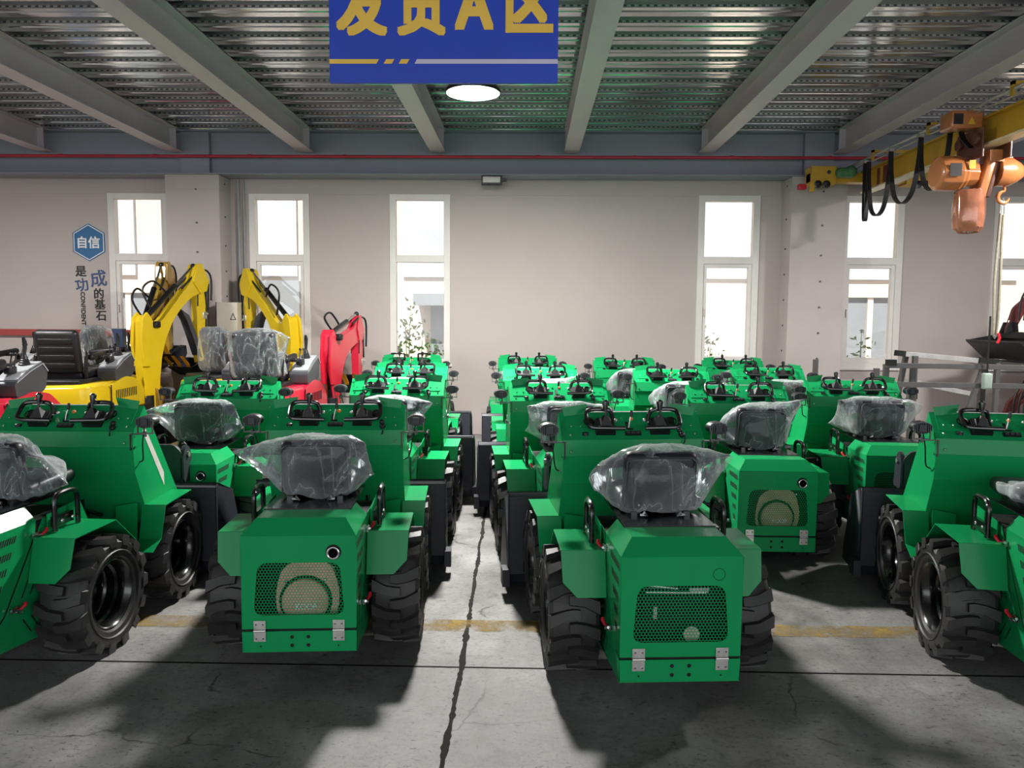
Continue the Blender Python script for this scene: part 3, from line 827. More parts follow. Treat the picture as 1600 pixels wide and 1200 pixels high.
LM = {}
def build_loader(root, engine='none', cover='A', pipe=True, bucket=True, flat=False, tape=False, low_seat=False, art=0.0, near=False):
    g = lambda key, fn: LM.setdefault(key, fn()) if key not in LM else LM[key]
    P = lambda name, key, fn, par=root: link(name, g(key, fn), par)
    piv = Vector((0, .36, 0)); ra = Matrix.Rotation(R(art), 3, 'Z')
    def turn(o):
        if art: o.location = piv+ra @ (o.location-piv); o.rotation_euler.z += R(art)
        return o
    hood = P('hood', 'hood', hood_mesh)
    P('grille', 'grille', grille_mesh, hood)
    for s in (-1, 1):
        for k in range(5): P('side_vent', ('vent', s, k), lambda: vents_mesh(s, k), hood)
    ex = P('exhaust_outlet', ('pipe', pipe), lambda: pipe_mesh(pipe), hood)
    ch = P('rear_chassis', 'chassis', chassis_mesh)
    for k in range(6): P('mounting_hole', ('hole', k), lambda: hole_mesh(k), ch)
    if near:
        for s in (-1, 1):
            for k in range(4):
                for up in (0, 1): P('louvre_slot', ('slot', s, k, up), lambda: slot_mesh(s, k, up), ch)
    bay = P('engine_bay', 'inner', inner_mesh)
    if engine in ('brown', 'brown2'):
        e = P('engine', engine, lambda: engine_mesh(engine))
        if ('koop') not in LM:
            me = text_mesh('KOOP', .034, .001, .0012)
            xs = [v.co.x for v in me.vertices]
            for v in me.vertices: v.co.x -= (max(xs)+min(xs))/2
            me.materials.clear(); me.materials.append(M['white']); LM['koop'] = me
        link('engine_lettering', LM['koop'], e, (.025, -.484, .362), (PI/2, 0, 0))
    elif engine == 'dark': P('engine', 'dark', engine2_mesh)
    for s in (-1, 1):
        P('hinge', ('hinge', s), lambda: hinge_mesh(s), hood)
        for k, (y, z) in enumerate(((-.155, .635), (-.315, .335))): P('latch', ('latch', s, k), lambda: latch_mesh(s, y, z), hood)
        P('rear_fender', ('rf', s), lambda: rear_fender_mesh(s)); turn(P('front_fender', ('ff', s), lambda: front_fender_mesh(s)))
        P('grab_bar', ('grab', s), lambda: grab_mesh(s))
        for y in (.06, .78):
            w = link('wheel', g('tyre', tyre_mesh), root, (s*.392, y, .286), (random.random()*.4, 0, 0 if s > 0 else PI))
            if y > .5: turn(w)
            link('rim', g('rim', rim_mesh), w)
    body = turn(P('front_body', 'tower', tower_mesh))
    P('articulation_joint', 'joint', joint_mesh)
    pan = turn(P('control_panel', 'panel', panel_mesh))
    for s in (-1, 1):
        P('panel_wing', ('wing', s), lambda: wing_mesh(s), pan)
        P('control_lever', ('lever', s), lambda: lever_mesh(s), pan)
        P('handle_bar', ('bar', s, flat), lambda: bar_mesh(s, flat), pan)
        P('gauge', ('gauge', s), lambda: gauge_mesh(s), pan)
        lp = turn(P('work_lamp', ('lamp', s), lambda: lamp_mesh(s)))
        P('lamp_bracket', ('brk', s), lambda: bracket_mesh(s), lp); P('lamp_cable', ('cab', s), lambda: cable_mesh(s), lp)
    if 'knobs' not in LM: LM['knobs'] = knob_set()
    for n, me in LM['knobs']: link(n, me, pan)
    P('seat_base', 'sbase', seat_base_mesh)
    st = P('seat', 'cushion', cushion_mesh)
    if not low_seat: P('backrest', 'back', backrest_mesh, st)
    SP = {'A': ([((-.33, .05, .955), 4), ((-.27, .02, .85), 6), ((.35, -.06, 1.03), 4.5), ((.2, -.08, .80), 9)], 1),
          'B': ([((-.44, -.02, 1.0), 5), ((-.2, -.05, .83), 8), ((.235, -.1, 1.05), 9), ((.27, .0, .87), 9)], 2),
          'C': ([((.31, -.06, 1.12), 6.5), ((-.30, .02, .93), 5), ((-.25, .02, .83), 6)], 3),
          'D': ([((-.30, -.04, 1.05), 6), ((.36, -.05, 1.035), 6), ((.26, -.02, .9), 9), ((-.28, .2, .84), 7)], 4),
          'E': ([((.30, .02, .84), 5), ((-.26, .0, 1.02), 8)], 5),
          'F': ([((.06, -.06, 1.10), 60)], 6, .34)}[cover]
    cv = P('plastic_cover', ('cover', cover), lambda: cover_mesh(*SP), st)
    cv['label'] = 'clear wrinkled plastic cover'
    if bucket:
        turn(P('bucket', 'bucket', bucket_mesh)); turn(P('quick_attach', 'attach', attach_mesh))
        for s in (-1, 1): turn(P('lift_arm', ('arm', s), lambda: arm_mesh(s)))
    if tape:
        mb = MB(); x = .3785
        mb.add([(x, .555, 1.02), (x, .585, 1.04), (x, .80, .74), (x, .80, .66)], [(0, 1, 2, 3)])
        tp = mb.build('paper_label_strip', 'tape', body)
    return root
# ------------------------------------------------------------------ the hall
YW = 11.0
def hall():
    mb = MB(); mb.b2(-12, 12, -7, 11.2, -.2, 0); struct('floor', mb, 'floor')
    mb = MB(); mb.b2(-12, 12, 3.518, 3.531, 0, .0012); struct('trim_1', mb, 'joint')
    mb = MB()                                        # crumbling lengthwise joint
    ys = [-1+.027*i for i in range(445)]
    L = []; Rr = []
    for y in ys:
        x = -.303-.018*max(0, y-3.5)+.012*noise.noise(Vector((0, y*3, 0)))
        w = .009+.016*abs(noise.noise(Vector((3, y*21, 0))))+.012*abs(noise.noise(Vector((5, y*4, 0))))
        L.append((x-w, y, .0014)); Rr.append((x+w*.5+.02*abs(noise.noise(Vector((7, y*19, 0)))), y, .0014))
    n = len(ys); mb.add(L+Rr, [(i, i+1, n+i+1, n+i) for i in range(n-1)]); struct('trim_2', mb, 'joint')
    mb = MB(); mb.b2(-5, 8, 3.945, 4.10, 0, .0018); struct('trim_3', mb, 'floor_yellow')
    # back wall with six openings
    W = [-5.585, -3.555, -1.552, 2.80, 4.80, 6.90]; hw = .395; zb, zt = 1.03, 3.385
    mb = MB(); xs = [-12]+[c+s*hw for c in W for s in (-1, 1)]+[12]
    for i in range(0, len(xs), 2): mb.b2(xs[i], xs[i+1], YW, YW+.2, 0, 4.3)
    for c in W: mb.b2(c-hw, c+hw, YW, YW+.2, 0, zb); mb.b2(c-hw, c+hw, YW, YW+.2, zt, 4.3)
    struct('wall_back', mb, 'wall')
    mb = MB(); mb.b2(-12, -5.0, YW-.012, YW, zt+.01, 4.2); mb.b2(-4.2, 3.5, YW-.012, YW, zt+.01, 4.2); mb.b2(4.27, 12, YW-.012, YW, zt+.01, 4.2); struct('trim_4', mb, 'wall')
    for i, c in enumerate(W):
        fixed = i == 2
        mb = MB(); y0, y1 = YW-.02, YW+.09
        o = (c-hw, c+hw, zb, zt)
        a = .055
        mb.b2(o[0]-.035, o[0]+a, y0, y1, zb-.03, zt+.02); mb.b2(o[1]-a, o[1]+.035, y0, y1, zb-.03, zt+.02)
        mb.b2(o[0], o[1], y0+.004, y1, zt-.06, zt+.02); mb.b2(o[0], o[1], y0+.004, y1, zb-.03, zb+.05)
        mb.b2(o[0], o[1], y0+.004, y1, 2.455, 2.555)
        mb.b2(o[0]-.06, o[1]+.06, YW-.035, YW, zb-.055, zb-.02)
        w = struct('window_%d' % (i+1), mb, 'frame', None, .004)
        ga, gb = o[0]+a, o[1]-a
        if not fixed:
            mb = MB(); y2, y3 = YW+.0, YW+.07; q = .05
            mb.b2(ga, ga+q, y2, y3, zb+.05, 2.455); mb.b2(gb-q, gb, y2, y3, zb+.05, 2.455)
            mb.b2(ga, gb, y2+.003, y3, 2.405, 2.455); mb.b2(ga, gb, y2+.003, y3, zb+.05, zb+.12)
            mb.b2(ga+.015, ga+.03, y2-.03, y2, 1.72, 1.83)
            mb.build('window_sash', 'frame', w, .003)
        mb = MB(); mb.b2(ga, gb, YW+.05, YW+.056, zb+.04, 2.46); mb.b2(ga, gb, YW+.05, YW+.056, 2.55, zt-.05)
        mb.build('window_pane', 'glass', w)
    # boxed columns
    for k, (x0, x1) in enumerate(((-4.99, -4.25), (3.53, 4.27))):
        mb = MB(); mb.b2(x0, x1, 10.6, YW, 0, 3.598); mb.b2(x0-.004, x1+.004, 10.594, YW, 3.40, 3.598)
        col = struct('column', mb, 'wall_grey', None, .004); col['kind'] = 'structure'
        sd = x1 if k == 0 else x0
        for z in (3.5, 3.05, 2.65, 2.3, 1.95, 1.6, 1.25, .9):
            mb = MB(); mb.lathe([(.014, 0), (.012, -.012), (.0, -.014)], ((x0+x1)/2+.05, 10.595, z-.1), 'y', 8); mb.build('bolt_head', 'steel_grey', col)
            mb = MB(); mb.lathe([(.013, 0), (.011, .012 if k == 0 else -.012), (.0, .014 if k == 0 else -.014)], (sd, 10.78, z), 'x', 8); mb.build('bolt_head', 'steel_grey', col)
    # side walls
    mb = MB(); mb.b2(-12.2, -12, 2, 11.2, 0, 4.3); struct('wall_left', mb, 'wall')
    mb = MB(); mb.b2(12, 12.2, 2, 11.2, 0, 4.3); struct('wall_right', mb, 'wall')
    # corrugated deck, ribs across the hall
    mb = MB(); z = 4.2; y = -7.0; per = .33
    P = []
    while y < 11.2:
        P += [(y, z, 0), (y+.185, z, 0), (y+.185, z+.002, 0), (y+.165, z+.075, 1), (y+.20, z+.08, 0), (y+.315, z+.08, 0), (y+.35, z+.075, 0), (y+.33, z+.002, 1)]
        P[-2] = (y+.35, z+.075, 0); y += per
    # small stiffening grooves in each pan
    Q = []
    for i in range(0, len(P), 8):
        y0 = P[i][0]
        Q += [(y0, z, 0), (y0+.06, z, 0), (y0+.07, z+.014, 0), (y0+.085, z+.014, 0), (y0+.095, z, 0), (y0+.185, z, 0), (y0+.168, z+.076, 1), (y0+.23, z+.076, 0), (y0+.24, z+.066, 0), (y0+.255, z+.066, 0), (y0+.265, z+.076, 0), (y0+.347, z+.076, 0), (y0+.33, z, 1)]
    xs = [-12, 12]
    vs = [(x, q[0], q[1]) for x in xs for q in Q]; n = len(Q)
    for i in range(n-1):
        mb.mat(1 if Q[i+1][2] else 0).add([(xs[0], Q[i][0], Q[i][1]), (xs[1], Q[i][0], Q[i][1]), (xs[1], Q[i+1][0], Q[i+1][1]), (xs[0], Q[i+1][0], Q[i+1][1])], [(0, 1, 2, 3)])
    mb.mat(0).b2(-12, 12, -7, 11.2, 4.29, 4.34)
    struct('ceiling', mb, ['deck', 'deck_web'])
    # longitudinal steel beams
    first = None
    for k in range(-4, 5):
        x = -1.245+1.803*k
        if first is None:
            mb = MB()
            mb.b2(-.1, .1, -7, 10.62, 3.90, 3.914); mb.b2(-.006, .006, -7, 10.62, 3.91, 4.19); mb.b2(-.1, .1, -7, 10.62, 4.183, 4.197)
            mb.b2(-.092, -.006, 10.45, 10.46, 3.914, 4.19); mb.b2(.006, .092, 10.45, 10.46, 3.914, 4.19)
            first = mb.mesh('ceiling_beam', 'beam', .002)
        o = link('ceiling_beam', first, None, (x, 0, 0)); o['kind'] = 'structure'
    mb = MB()
    mb.b2(-12, 12, 10.58, 10.92, 3.60, 3.618); mb.b2(-12, 12, 10.742, 10.758, 3.61, 4.19); mb.b2(-12, 12, 10.6, 10.9, 4.18, 4.2)
    for x in (-4.6, 3.9): mb.b2(x-.2, x+.2, 10.66, 10.75, 3.62, 4.18)
    struct('girder_beam', mb, 'beam_far', None, .002)
    mb = MB(); mb.rod((-12, 10.56, 3.835), (12, 10.56, 3.835), .02, 10)
    for k in range(-8, 9): mb.cyl((k*1.3+.1, 10.56, 3.838), .024, .05, 'x', 10)
    p = mb.build('fire_pipe', 'pipe_red'); tag(p, 'thin red fire pipe running along the grey girder above the back wall', 'pipe')
    mb = MB(); mb.b2(-12, -5.25, 10.93, 10.985, 1.375, 1.465); struct('trim_5', mb, 'stripe')
    mb = MB(); mb.rod((-4.12, 10.95, 0), (-4.12, 10.95, 3.6), .016); o = mb.build('cable_conduit', 'grey_light'); tag(o, 'thicker vertical cable pipe in the corner beside the left white column', 'conduit')
    mb = MB(); mb.rod((-4.05, 10.97, 0), (-4.05, 10.97, 3.6), .011); o = mb.build('cable_conduit', 'grey_light'); tag(o, 'thinner vertical cable pipe right of the thicker one by the left column', 'conduit')
    
hall()

# outside: a pale building across a paved strip, and shrubs under the windows
def outside():
    mb = MB(); mb.b2(-30, 30, 11.2, 40, -.25, -.05); struct('ground', mb, 'ground')
    mb = MB(); mb.b2(-30, 30, 17.5, 17.8, -.1, 9)
    mb.mat(1)
    for x in (-9.6, -5.9, -2.2, 4.3, 7.4, 10.2): mb.b2(x-.65, x+.65, 17.42, 17.5, 2.6, 9)
    mb.mat(2); mb.b2(-2.5, -1.0, 16.6, 17.5, 1.95, 2.2); mb.b2(-2.2, -.9, 17.3, 17.5, -.1, 1.95)
    for x in (7.6, -9.1): mb.b2(x-1.1, x+1.1, 17.4, 17.5, -.1, 2.2)
    mb.mat(0)
    for x in (7.6, -9.1):
        for d in (-1.1, 0, 1.1): mb.b2(x+d-.06, x+d+.06, 17.34, 17.4, -.1, 2.3)
        mb.b2(x-1.2, x+1.2, 17.3, 17.4, 2.2, 2.4)
    mb.mat(2).b2(-6.6, -5.2, 17.38, 17.5, .5, 2.5)
    o = mb.build('exterior_building', ['facade', 'facade_grey', 'facade_dark'], None); o['kind'] = 'structure'
    rnd = random.Random(3)
    def shrub(x, y, h, w, label):
        mb = MB()
        for k in range(9):
            a = rnd.uniform(-w, w); t = h*rnd.uniform(.6, 1)*(1-abs(a)/w*.4)
            P = [(x+a*.3, y+rnd.uniform(-.1, .1), -.05), (x+a*.7, y+rnd.uniform(-.15, .15), t*.5), (x+a, y+rnd.uniform(-.2, .2), t)]
            mb.tube(P, [.012, .009, .004], 5)
            for i in range(70):
                f = rnd.uniform(.2, 1); px = Vector(P[1]).lerp(Vector(P[2]), max(0, f*2-1)) if f > .5 else Vector(P[0]).lerp(Vector(P[1]), f*2)
                px += Vector((rnd.gauss(0, .09), rnd.gauss(0, .09), rnd.gauss(0, .08))); s = rnd.uniform(.03, .062)
                u = Vector((rnd.uniform(-1, 1), rnd.uniform(-1, 1), rnd.uniform(-1, 1))).normalized(); v = u.orthogonal().normalized()
                mb.mat(0).add([px-u*s, px+v*s*.5, px+u*s, px-v*s*.5], [(0, 1, 2, 3)])
        tag(mb.build('shrub', 'leaf'), label, 'shrub', 'shrubs outside the windows')
    shrub(-2.1, 13.2, 2.0, .6, 'pale leafy shrub outside the window behind the green loaders left of the aisle')
    shrub(3.0, 13.0, 2.0, .6, 'pale leafy shrub outside the window just left of the right white column')
    shrub(5.75, 13.4, 1.75, .5, 'pale leafy shrub outside the window just right of the right white column')
    shrub(-6.9, 13.6, 1.8, .5, 'pale leafy shrub outside the window at far left behind the yellow boom')
outside()

# ------------------------------------------------------------------ wall graphics and fittings
def fittings():
    root = empty('hexagon_wall_sign', (-6.306, YW-.004, 2.71)); tag(root, 'blue hexagon wall sign with white border and two white characters', 'sign')
    hexa = lambda r: [(r*math.sin(k*PI/3), r*math.cos(k*PI/3)) for k in range(6)]
    MB().xz(hexa(.268), 0, -.004).build('hexagon_panel', 'hexblue', root)
    mb = MB(); a = hexa(.252); b = hexa(.240); mb.add([(x, -.0055, z) for x, z in a]+[(x, -.0055, z) for x, z in b], [(i, (i+1) % 6, 6+(i+1) % 6, 6+i) for i in range(6)]); mb.build('hexagon_border', 'white', root)
    lettering('自信', .175, 'white', root, (0, -.006, 0), offset=.0035)
    def wall_char(ch, x, z, size, mat, label, rot=(PI/2, 0, 0), sx=1, off=.003):
        o = lettering(ch, size, mat, None, (x, YW-.004, z), rot, 'wall_letter', offset=off, sx=sx)
        tag(o, label, 'letter', 'characters on the back wall')
    wall_char('是', -6.44, 2.30, .165, 'char_dark', 'black character on the wall directly below the hexagon, at the left')
    wall_char('功', -6.435, 2.105, .20, 'char_blue', 'blue slanted character on the wall above the vertical English word', (PI/2, R(-10), 0))
    wall_char('成', -6.19, 2.20, .25, 'char_blue', 'large blue brush-style character on the wall below the hexagon, at the right', (PI/2, R(-6), 0))
    wall_char('的', -6.19, 1.985, .16, 'char_dark', 'black character on the wall below the large blue brush character')
    wall_char('基', -6.18, 1.83, .16, 'char_dark', 'black character on the wall second from the bottom of its column')
    wall_char('石', -6.17, 1.665, .16, 'char_dark', 'black character at the bottom of the right column on the wall')
    o = lettering('CONFIDENT', .085, 'char_dark', None, (-6.425, YW-.004, 1.765), (PI/2, PI/2, 0), 'wall_word', offset=.0022); tag(o, 'vertical dark English word on the wall below the blue character', 'lettering')
    # hanging blue zone sign
    root = empty('hanging_sign', (-.498, 4.5, 2.99)); tag(root, 'blue hanging zone sign with yellow characters and a striped line', 'sign')
    MB().b2(-.65, .65, -.012, .012, 0, .87).build('sign_board', 'signblue', root, .002)
    for ch, x in (('发', -.463), ('货', -.127), ('A', .175), ('区', .487)):
        lettering(ch, .36, 'signyellow', root, (x, -.0135, .437 if ch != 'A' else .427), name='sign_letter', offset=.0115, sx=.80 if ch != 'A' else .82)
    y = -.0135; z0, z1 = .106, .131
    for x0, x1, k in ((-.65, -.381, 0), (-.34, -.293, 0), (-.254, -.207, 0), (-.164, .65, 1)):
        d0 = .015 if x0 > -.6 else 0; d1 = .015 if x1 < .6 else 0
        MB().add([(x0, y, z0), (x1, y, z0), (x1+d1, y, z1), (x0+d0, y, z1)], [(0, 1, 2, 3)]).build('sign_stripe', ['signyellow', 'signwhite'][k], root)
    for x in (-.55, .55): MB().rod((x, 0, .86), (x, 0, 1.22), .004, 6).build('hanger', 'zinc', root)
    # round lamp below the sign
    root = empty('high_bay_lamp', (-.512, 7.0, 3.65)); tag(root, 'round white high bay lamp glowing just below the blue sign', 'lamp')
    MB().lathe([(.236, .0), (.238, .004), (.0, .004)], (0, 0, 0), 'z', 40).build('lamp_diffuser', 'lamp_on', root)
    MB().lathe([(.238, .0), (.246, .0), (.248, .02), (.21, .07), (.10, .10), (.08, .17), (.0, .18)], (0, 0, 0), 'z', 40).build('lamp_housing', 'black_plastic', root)
    MB().rod((0, 0, .17), (0, 0, .56), .008, 8).build('lamp_stem', 'zinc', root)
    # emergency light under the girder
    root = empty('emergency_light', (-.52, 10.62, 3.48)); tag(root, 'small white twin emergency light fixed under the grey girder', 'light')
    MB().rbox((0, 0, .06), (.24, .09, .085), .012).build('light_body', 'frame', root)
    mb = MB(); mb.b2(-.14, .14, .02, .05, .0, .12); mb.b2(.12, .20, -.01, .03, .04, .09); mb.b2(-.14, .14, -.05, .05, .0, .014); mb.build('light_bracket', 'black_plastic', root)
    # electrical cabinet on the left column
    root = empty('electrical_cabinet', (-4.12, 10.6, 1.3)); tag(root, 'cream electrical cabinet with warning triangle on the left column', 'cabinet')
    MB().b2(-.145, .145, -.16, 0, 0, .56).build('cabinet_box', 'cabinet', root, .006)
    MB().b2(-.15, -.14, -.165, -.0, 0, .56).build('cabinet_edge', 'black_plastic', root)
    mb = MB(); mb.add([(.04, -.1615, .32), (.13, -.1615, .32), (.085, -.1615, .42)], [(0, 1, 2)]); mb.mat(1).add([(.058, -.162, .33), (.112, -.162, .33), (.085, -.162, .395)], [(0, 1, 2)]); mb.build('warning_triangle', ['char_dark', 'cabinet'], root)
fittings()

# ------------------------------------------------------------------ loaders
protos = {}
def loader(x, y, deg, label, **kw):
    root = empty('mini_loader', (x, y, 0), R(deg)); tag(root, label, 'loader', 'green mini loaders parked in columns')
    build_loader(root, **kw)
    return root
loader(-2.535, 3.625, -3, 'green mini loader at the left edge with a paper strip on its side', cover='E', tape=True, art=4, near=True)
loader(-1.04, 3.78, 4.5, 'green mini loader just left of the aisle, nearest the camera, brown engine behind grille', engine='brown', cover='B', near=True)
loader(.595, 3.555, 4, 'green mini loader just right of the aisle, nearest the camera, dark engine behind grille', engine='dark', cover='A', pipe=False, art=3.5, near=True)
loader(2.50, 3.65, -10, 'green mini loader at the right edge, seat wrapped without a visible backrest', cover='F', low_seat=True, near=True)
loader(-2.29, 5.36, 3, 'green mini loader ahead of the left-edge loader, seat bag flaring to the left', cover='B')
loader(-1.06, 5.72, 1, 'green mini loader left of the aisle, second from the camera in its column', cover='A')
loader(.29, 5.42, 6, 'green mini loader right of the aisle, directly ahead of the nearest right one', cover='D')
loader(1.60, 5.37, 0, 'green mini loader with brown engine behind grille, standing between two right columns', engine='brown2', cover='C')
loader(2.70, 5.98, -3, 'green mini loader with wide wrapped seat, behind a black bucket at right', cover='D', bucket=False)
loader(-1.22, 7.5, 1, 'green mini loader left of the aisle, third in its column', cover='B')
loader(.15, 7.33, 3, 'green mini loader right of the aisle, third in its column', cover='C')
loader(1.45, 7.28, 0, 'bright green mini loader, third row, second column right of the aisle', cover='A', bucket=False)
loader(2.54, 7.66, 0, 'green mini loader, third row, in the column nearest the right white column', cover='B', bucket=False)
loader(0.0, 9.42, 1, 'green mini loader right of the aisle, farthest against the back wall', cover='B', bucket=False)
loader(1.2, 9.02, 1, 'green mini loader in the last row, second column right of the aisle', cover='C', bucket=False)
loader(2.58, 9.2, 0, 'green mini loader in the last row below the window left of the right column', cover='D', bucket=False)
loader(-1.5, 9.3, 0, 'green mini loader left of the aisle, farthest in its column, below the window', cover='A', bucket=False, flat=True)
# ------------------------------------------------------------------ mini excavators
XM = {}
def xm(key, fn):
    if key not in XM: XM[key] = fn()
    return XM[key]
def track_mesh():
    mb = MB(); r = .16; a = .45
    loop = [(y, z) for y, z in arc((a, .17), r, -PI/2, PI/2, 8, lambda p, q: (p, q))]+[(y, z) for y, z in arc((-a, .17), r, PI/2, 3*PI/2, 8, lambda p, q: (p, q))]
    mb.yz(loop, -.1, .1)
    L = [(a*2)/12*i-a for i in range(13)]
    for y in L:
        mb.b2(-.1, .1, y-.018, y+.018, -.0, .015); mb.b2(-.1, .1, y-.018, y+.018, .325, .345)
    for k in range(6):
        t = -PI/2+PI*k/5
        for s in (-1, 1): mb.box((0, s*(a+.165*math.cos(t)), .17+.165*math.sin(t)), (.2, .03, .03))
    return mb.mesh('track', 'track')
def roller_mesh():
    mb = MB()
    for s in (-1, 1):
        for y, z, r in ((-.45, .17, .1), (.45, .17, .11), (-.2, .09, .06), (0, .09, .06), (.2, .09, .06)): mb.lathe([(r, 0), (r*.8, .012), (.0, .012)], (s*.098 if s > 0 else -.098, y, z), 'x', 16) if s > 0 else mb.lathe([(r, 0), (r*.8, -.012), (.0, -.012)], (-.098, y, z), 'x', 16)
    return mb.mesh('track_roller', 'steel_grey')
def under_mesh():
    mb = MB(); mb.b2(-.36, .36, -.3, .3, .18, .34); mb.cyl((0, 0, .39), .26, .12, 'z', 28)
    for s in (-1, 1): mb.yz([(.3, .2), (.3, .3), (.8, .26), (.8, .18)], s*.2-.03, s*.2+.03)
    return mb.mesh('undercarriage', 'black_plastic', .004)
def blade_mesh():
    mb = MB(); mb.yz([(.78, .08), (.80, .20), (.79, .34), (.82, .34), (.83, .2), (.81, .08)], -.47, .47); return mb.mesh('dozer_blade', 'bucket')
def house_mesh(mat):
    mb = MB()
    # rounded rear counterweight, higher shoulders to the right front
    plan = rpoly([(-.46, -.55), (.46, -.55), (.48, .5), (.30, .62), (-.30, .62), (-.48, .5)], .22, 6)
    n = len(plan); rings = []
    for z, k in ((.45, .97), (.50, 1.0), (.78, 1.0), (.88, .97), (.91, .90)):
        rings.append([(x*k, y*k, z+(.05*max(0, x) if z > .8 else 0)) for x, y in plan])
    vs = [p for r in rings for p in r]
    fs = [(i*n+k, i*n+(k+1) % n, (i+1)*n+(k+1) % n, (i+1)*n+k) for i in range(4) for k in range(n)]+[list(range(n-1, -1, -1)), list(range(4*n, 5*n))]
    mb.add(vs, fs)
    # bulged side cover at right front sloping down to the boom
    mb.yz(rpoly([(-.14, .52), (-.14, .90), (.25, .97), (.5, .93), (.74, .76), (.78, .40), (.56, .50)], .06), .30, .485)
    return mb.mesh('house', mat, .01)
def seam_mesh():
    mb = MB(); mb.b2(.48, .488, -.145, -.13, .5, .90); return mb.mesh('panel_gap', 'void')
def slot12(k):
    return MB().b2(.486, .489, -.03+.046*k, -.012+.046*k, .73, .83).mesh('cooling_slot', 'void')
def xseat(cov, shell):
    out = []
    mb = MB(); rot = Matrix.Rotation(R(10), 3, 'X')
    mb.rbox((0, -.0, 1.02), (.46, .46, .1), .04, Matrix.Rotation(R(3), 3, 'X')); mb.b2(-.2, .2, -.2, .2, .9, .98)
    out.append(('seat', mb.mesh('seat', 'vinyl', 0, 60)))
    mb = MB(); c = Vector((0, -.26, 1.27)); mb.rbox(c, (.46, .11, .48), .05, rot, 4)
    if shell:
        for k in range(4): mb.rbox(c+rot @ Vector((0, -.053, -.15+.09*k)), (.36, .012, .06), .005, rot)
    out.append(('backrest', mb.mesh('backrest', 'black_plastic' if shell else 'vinyl', 0, 60)))
    for s in (-1, 1):
        mb = MB(); mb.rbox((s*.29, -.02, 1.22), (.07, .34, .07), .03, Matrix.Rotation(R(6), 3, 'X')); mb.tube([(s*.27, -.22, 1.22), (s*.27, -.24, 1.1), (s*.25, -.2, .98)], .02, 8)
        out.append(('armrest', mb.mesh('armrest', 'black_plastic')))
    return out
def xcover_mesh(seed):
    """bag over the tall seat back"""
    nu, nv = 60, 40; c = Vector((0, -.24, 1.26)); vs = []; fs = []; rv = Vector((seed*2.3, seed, 1))
    for j in range(nv+1):
        ph = -PI/2+PI*j/nv
        for i in range(nu):
            th = 2*PI*i/nu; f = lambda a: math.copysign(abs(a)**.5, a)
            p = Vector((.255*f(math.cos(ph))*f(math.cos(th)), (.15-.05*math.sin(ph))*f(math.cos(ph))*f(math.sin(th))-.03*math.sin(ph), .28*f(math.sin(ph))))
            d = p.normalized()
            for t, w in ((Vector((.36, .02, .19)), 10), (Vector((-.33, .02, .2)), 12), (Vector((.3, .1, -.2)), 9)):
                k = max(0, d.dot(t.normalized())); p = p.lerp(t, k**w)
            p += d*(.012*noise.noise(p*6+rv)+.009*(1-2*abs(noise.noise(p*9+rv))))
            vs.append(c+p)
    for j in range(4, nv):
        for i in range(nu): fs.append((j*nu+i, j*nu+(i+1) % nu, (j+1)*nu+(i+1) % nu, (j+1)*nu+i))
    mb = MB(); mb.add(vs, fs); return mb.mesh('plastic_cover', 'film_thin', 0, 28)
def console_mesh(s):
    mb = MB(); x0, x1 = s*.27, s*.47
    mb.yz(rpoly([(.02, .93), (.0, 1.06), (.22, 1.16), (.42, 1.22), (.50, 1.13), (.46, .98), (.36, .93)], .03), x0, x1)
    mb.mat(1).yz([(.02, 1.075), (.22, 1.165), (.42, 1.225), (.505, 1.14), (.49, 1.13), (.41, 1.205), (.22, 1.145), (.02, 1.055)], x1-s*.006, x1+s*.008)
    mb.yz([(.03, 1.07), (.22, 1.165), (.42, 1.225), (.42, 1.235), (.22, 1.178), (.03, 1.085)], x0, x1)
    return mb.mesh('console', ['grey_plastic', 'grey_light'], .006)
def joystick_mesh(s):
    mb = MB(); x = s*.36
    for k in range(5): mb.lathe([(.05-.007*k, 0), (.052-.008*k, .012), (.044-.007*k, .02)], (x, .33, 1.2+.02*k), 'z', 14)
    mb.tube([(x, .33, 1.29), (x, .345, 1.36), (x, .34, 1.42), (x-.0, .325, 1.46)], [.012, .017, .02, .012], 10)
    return mb.mesh('joystick', 'black_plastic')
def sidelever_mesh(s):
    mb = MB()
    mb.rbox((s*.36, .12, 1.17), (.07, .1, .07), .015); mb.rbox((s*.33, .0, 1.20), (.09, .12, .04), .015)
    for k in (-1, 1): mb.rod((s*.36+k*.02, .14, 1.18), (s*.36+k*.02, .18, 1.30), .007, 8); mb.ball((s*.36+k*.02, .18, 1.31), .015, 8, 6)
    return mb.mesh('lever_cluster', 'black_plastic')

BOOM = [(-.05, .48), (-.10, 1.05), (-.08, 1.62), (-.02, 1.69), (.05, 1.63), (.13, 1.57), (.22, 1.61), (.70, 2.12), (.79, 2.33), (.86, 2.37), (.93, 2.18), (.94, 2.02), (.86, 1.97), (.72, 1.92), (.56, 1.80), (.40, 1.62), (.28, 1.40), (.20, 1.15), (.16, .85), (.15, .48)]
def rot2(P, piv, a):
    c, s = math.cos(a), math.sin(a)
    return [(piv[0]+(x-piv[0])*c-(z-piv[1])*s, piv[1]+(x-piv[0])*s+(z-piv[1])*c) for x, z in P]
BOOM_LOW = [(.03, .48), (-.05, .9), (-.10, 1.25), (-.07, 1.46), (-.02, 1.53), (.05, 1.47), (.12, 1.41), (.22, 1.42), (.62, 1.53), (.72, 1.67), (.79, 1.70), (.85, 1.52), (.84, 1.40), (.73, 1.34), (.54, 1.28), (.38, 1.17), (.27, 1.0), (.20, .78), (.17, .48)]
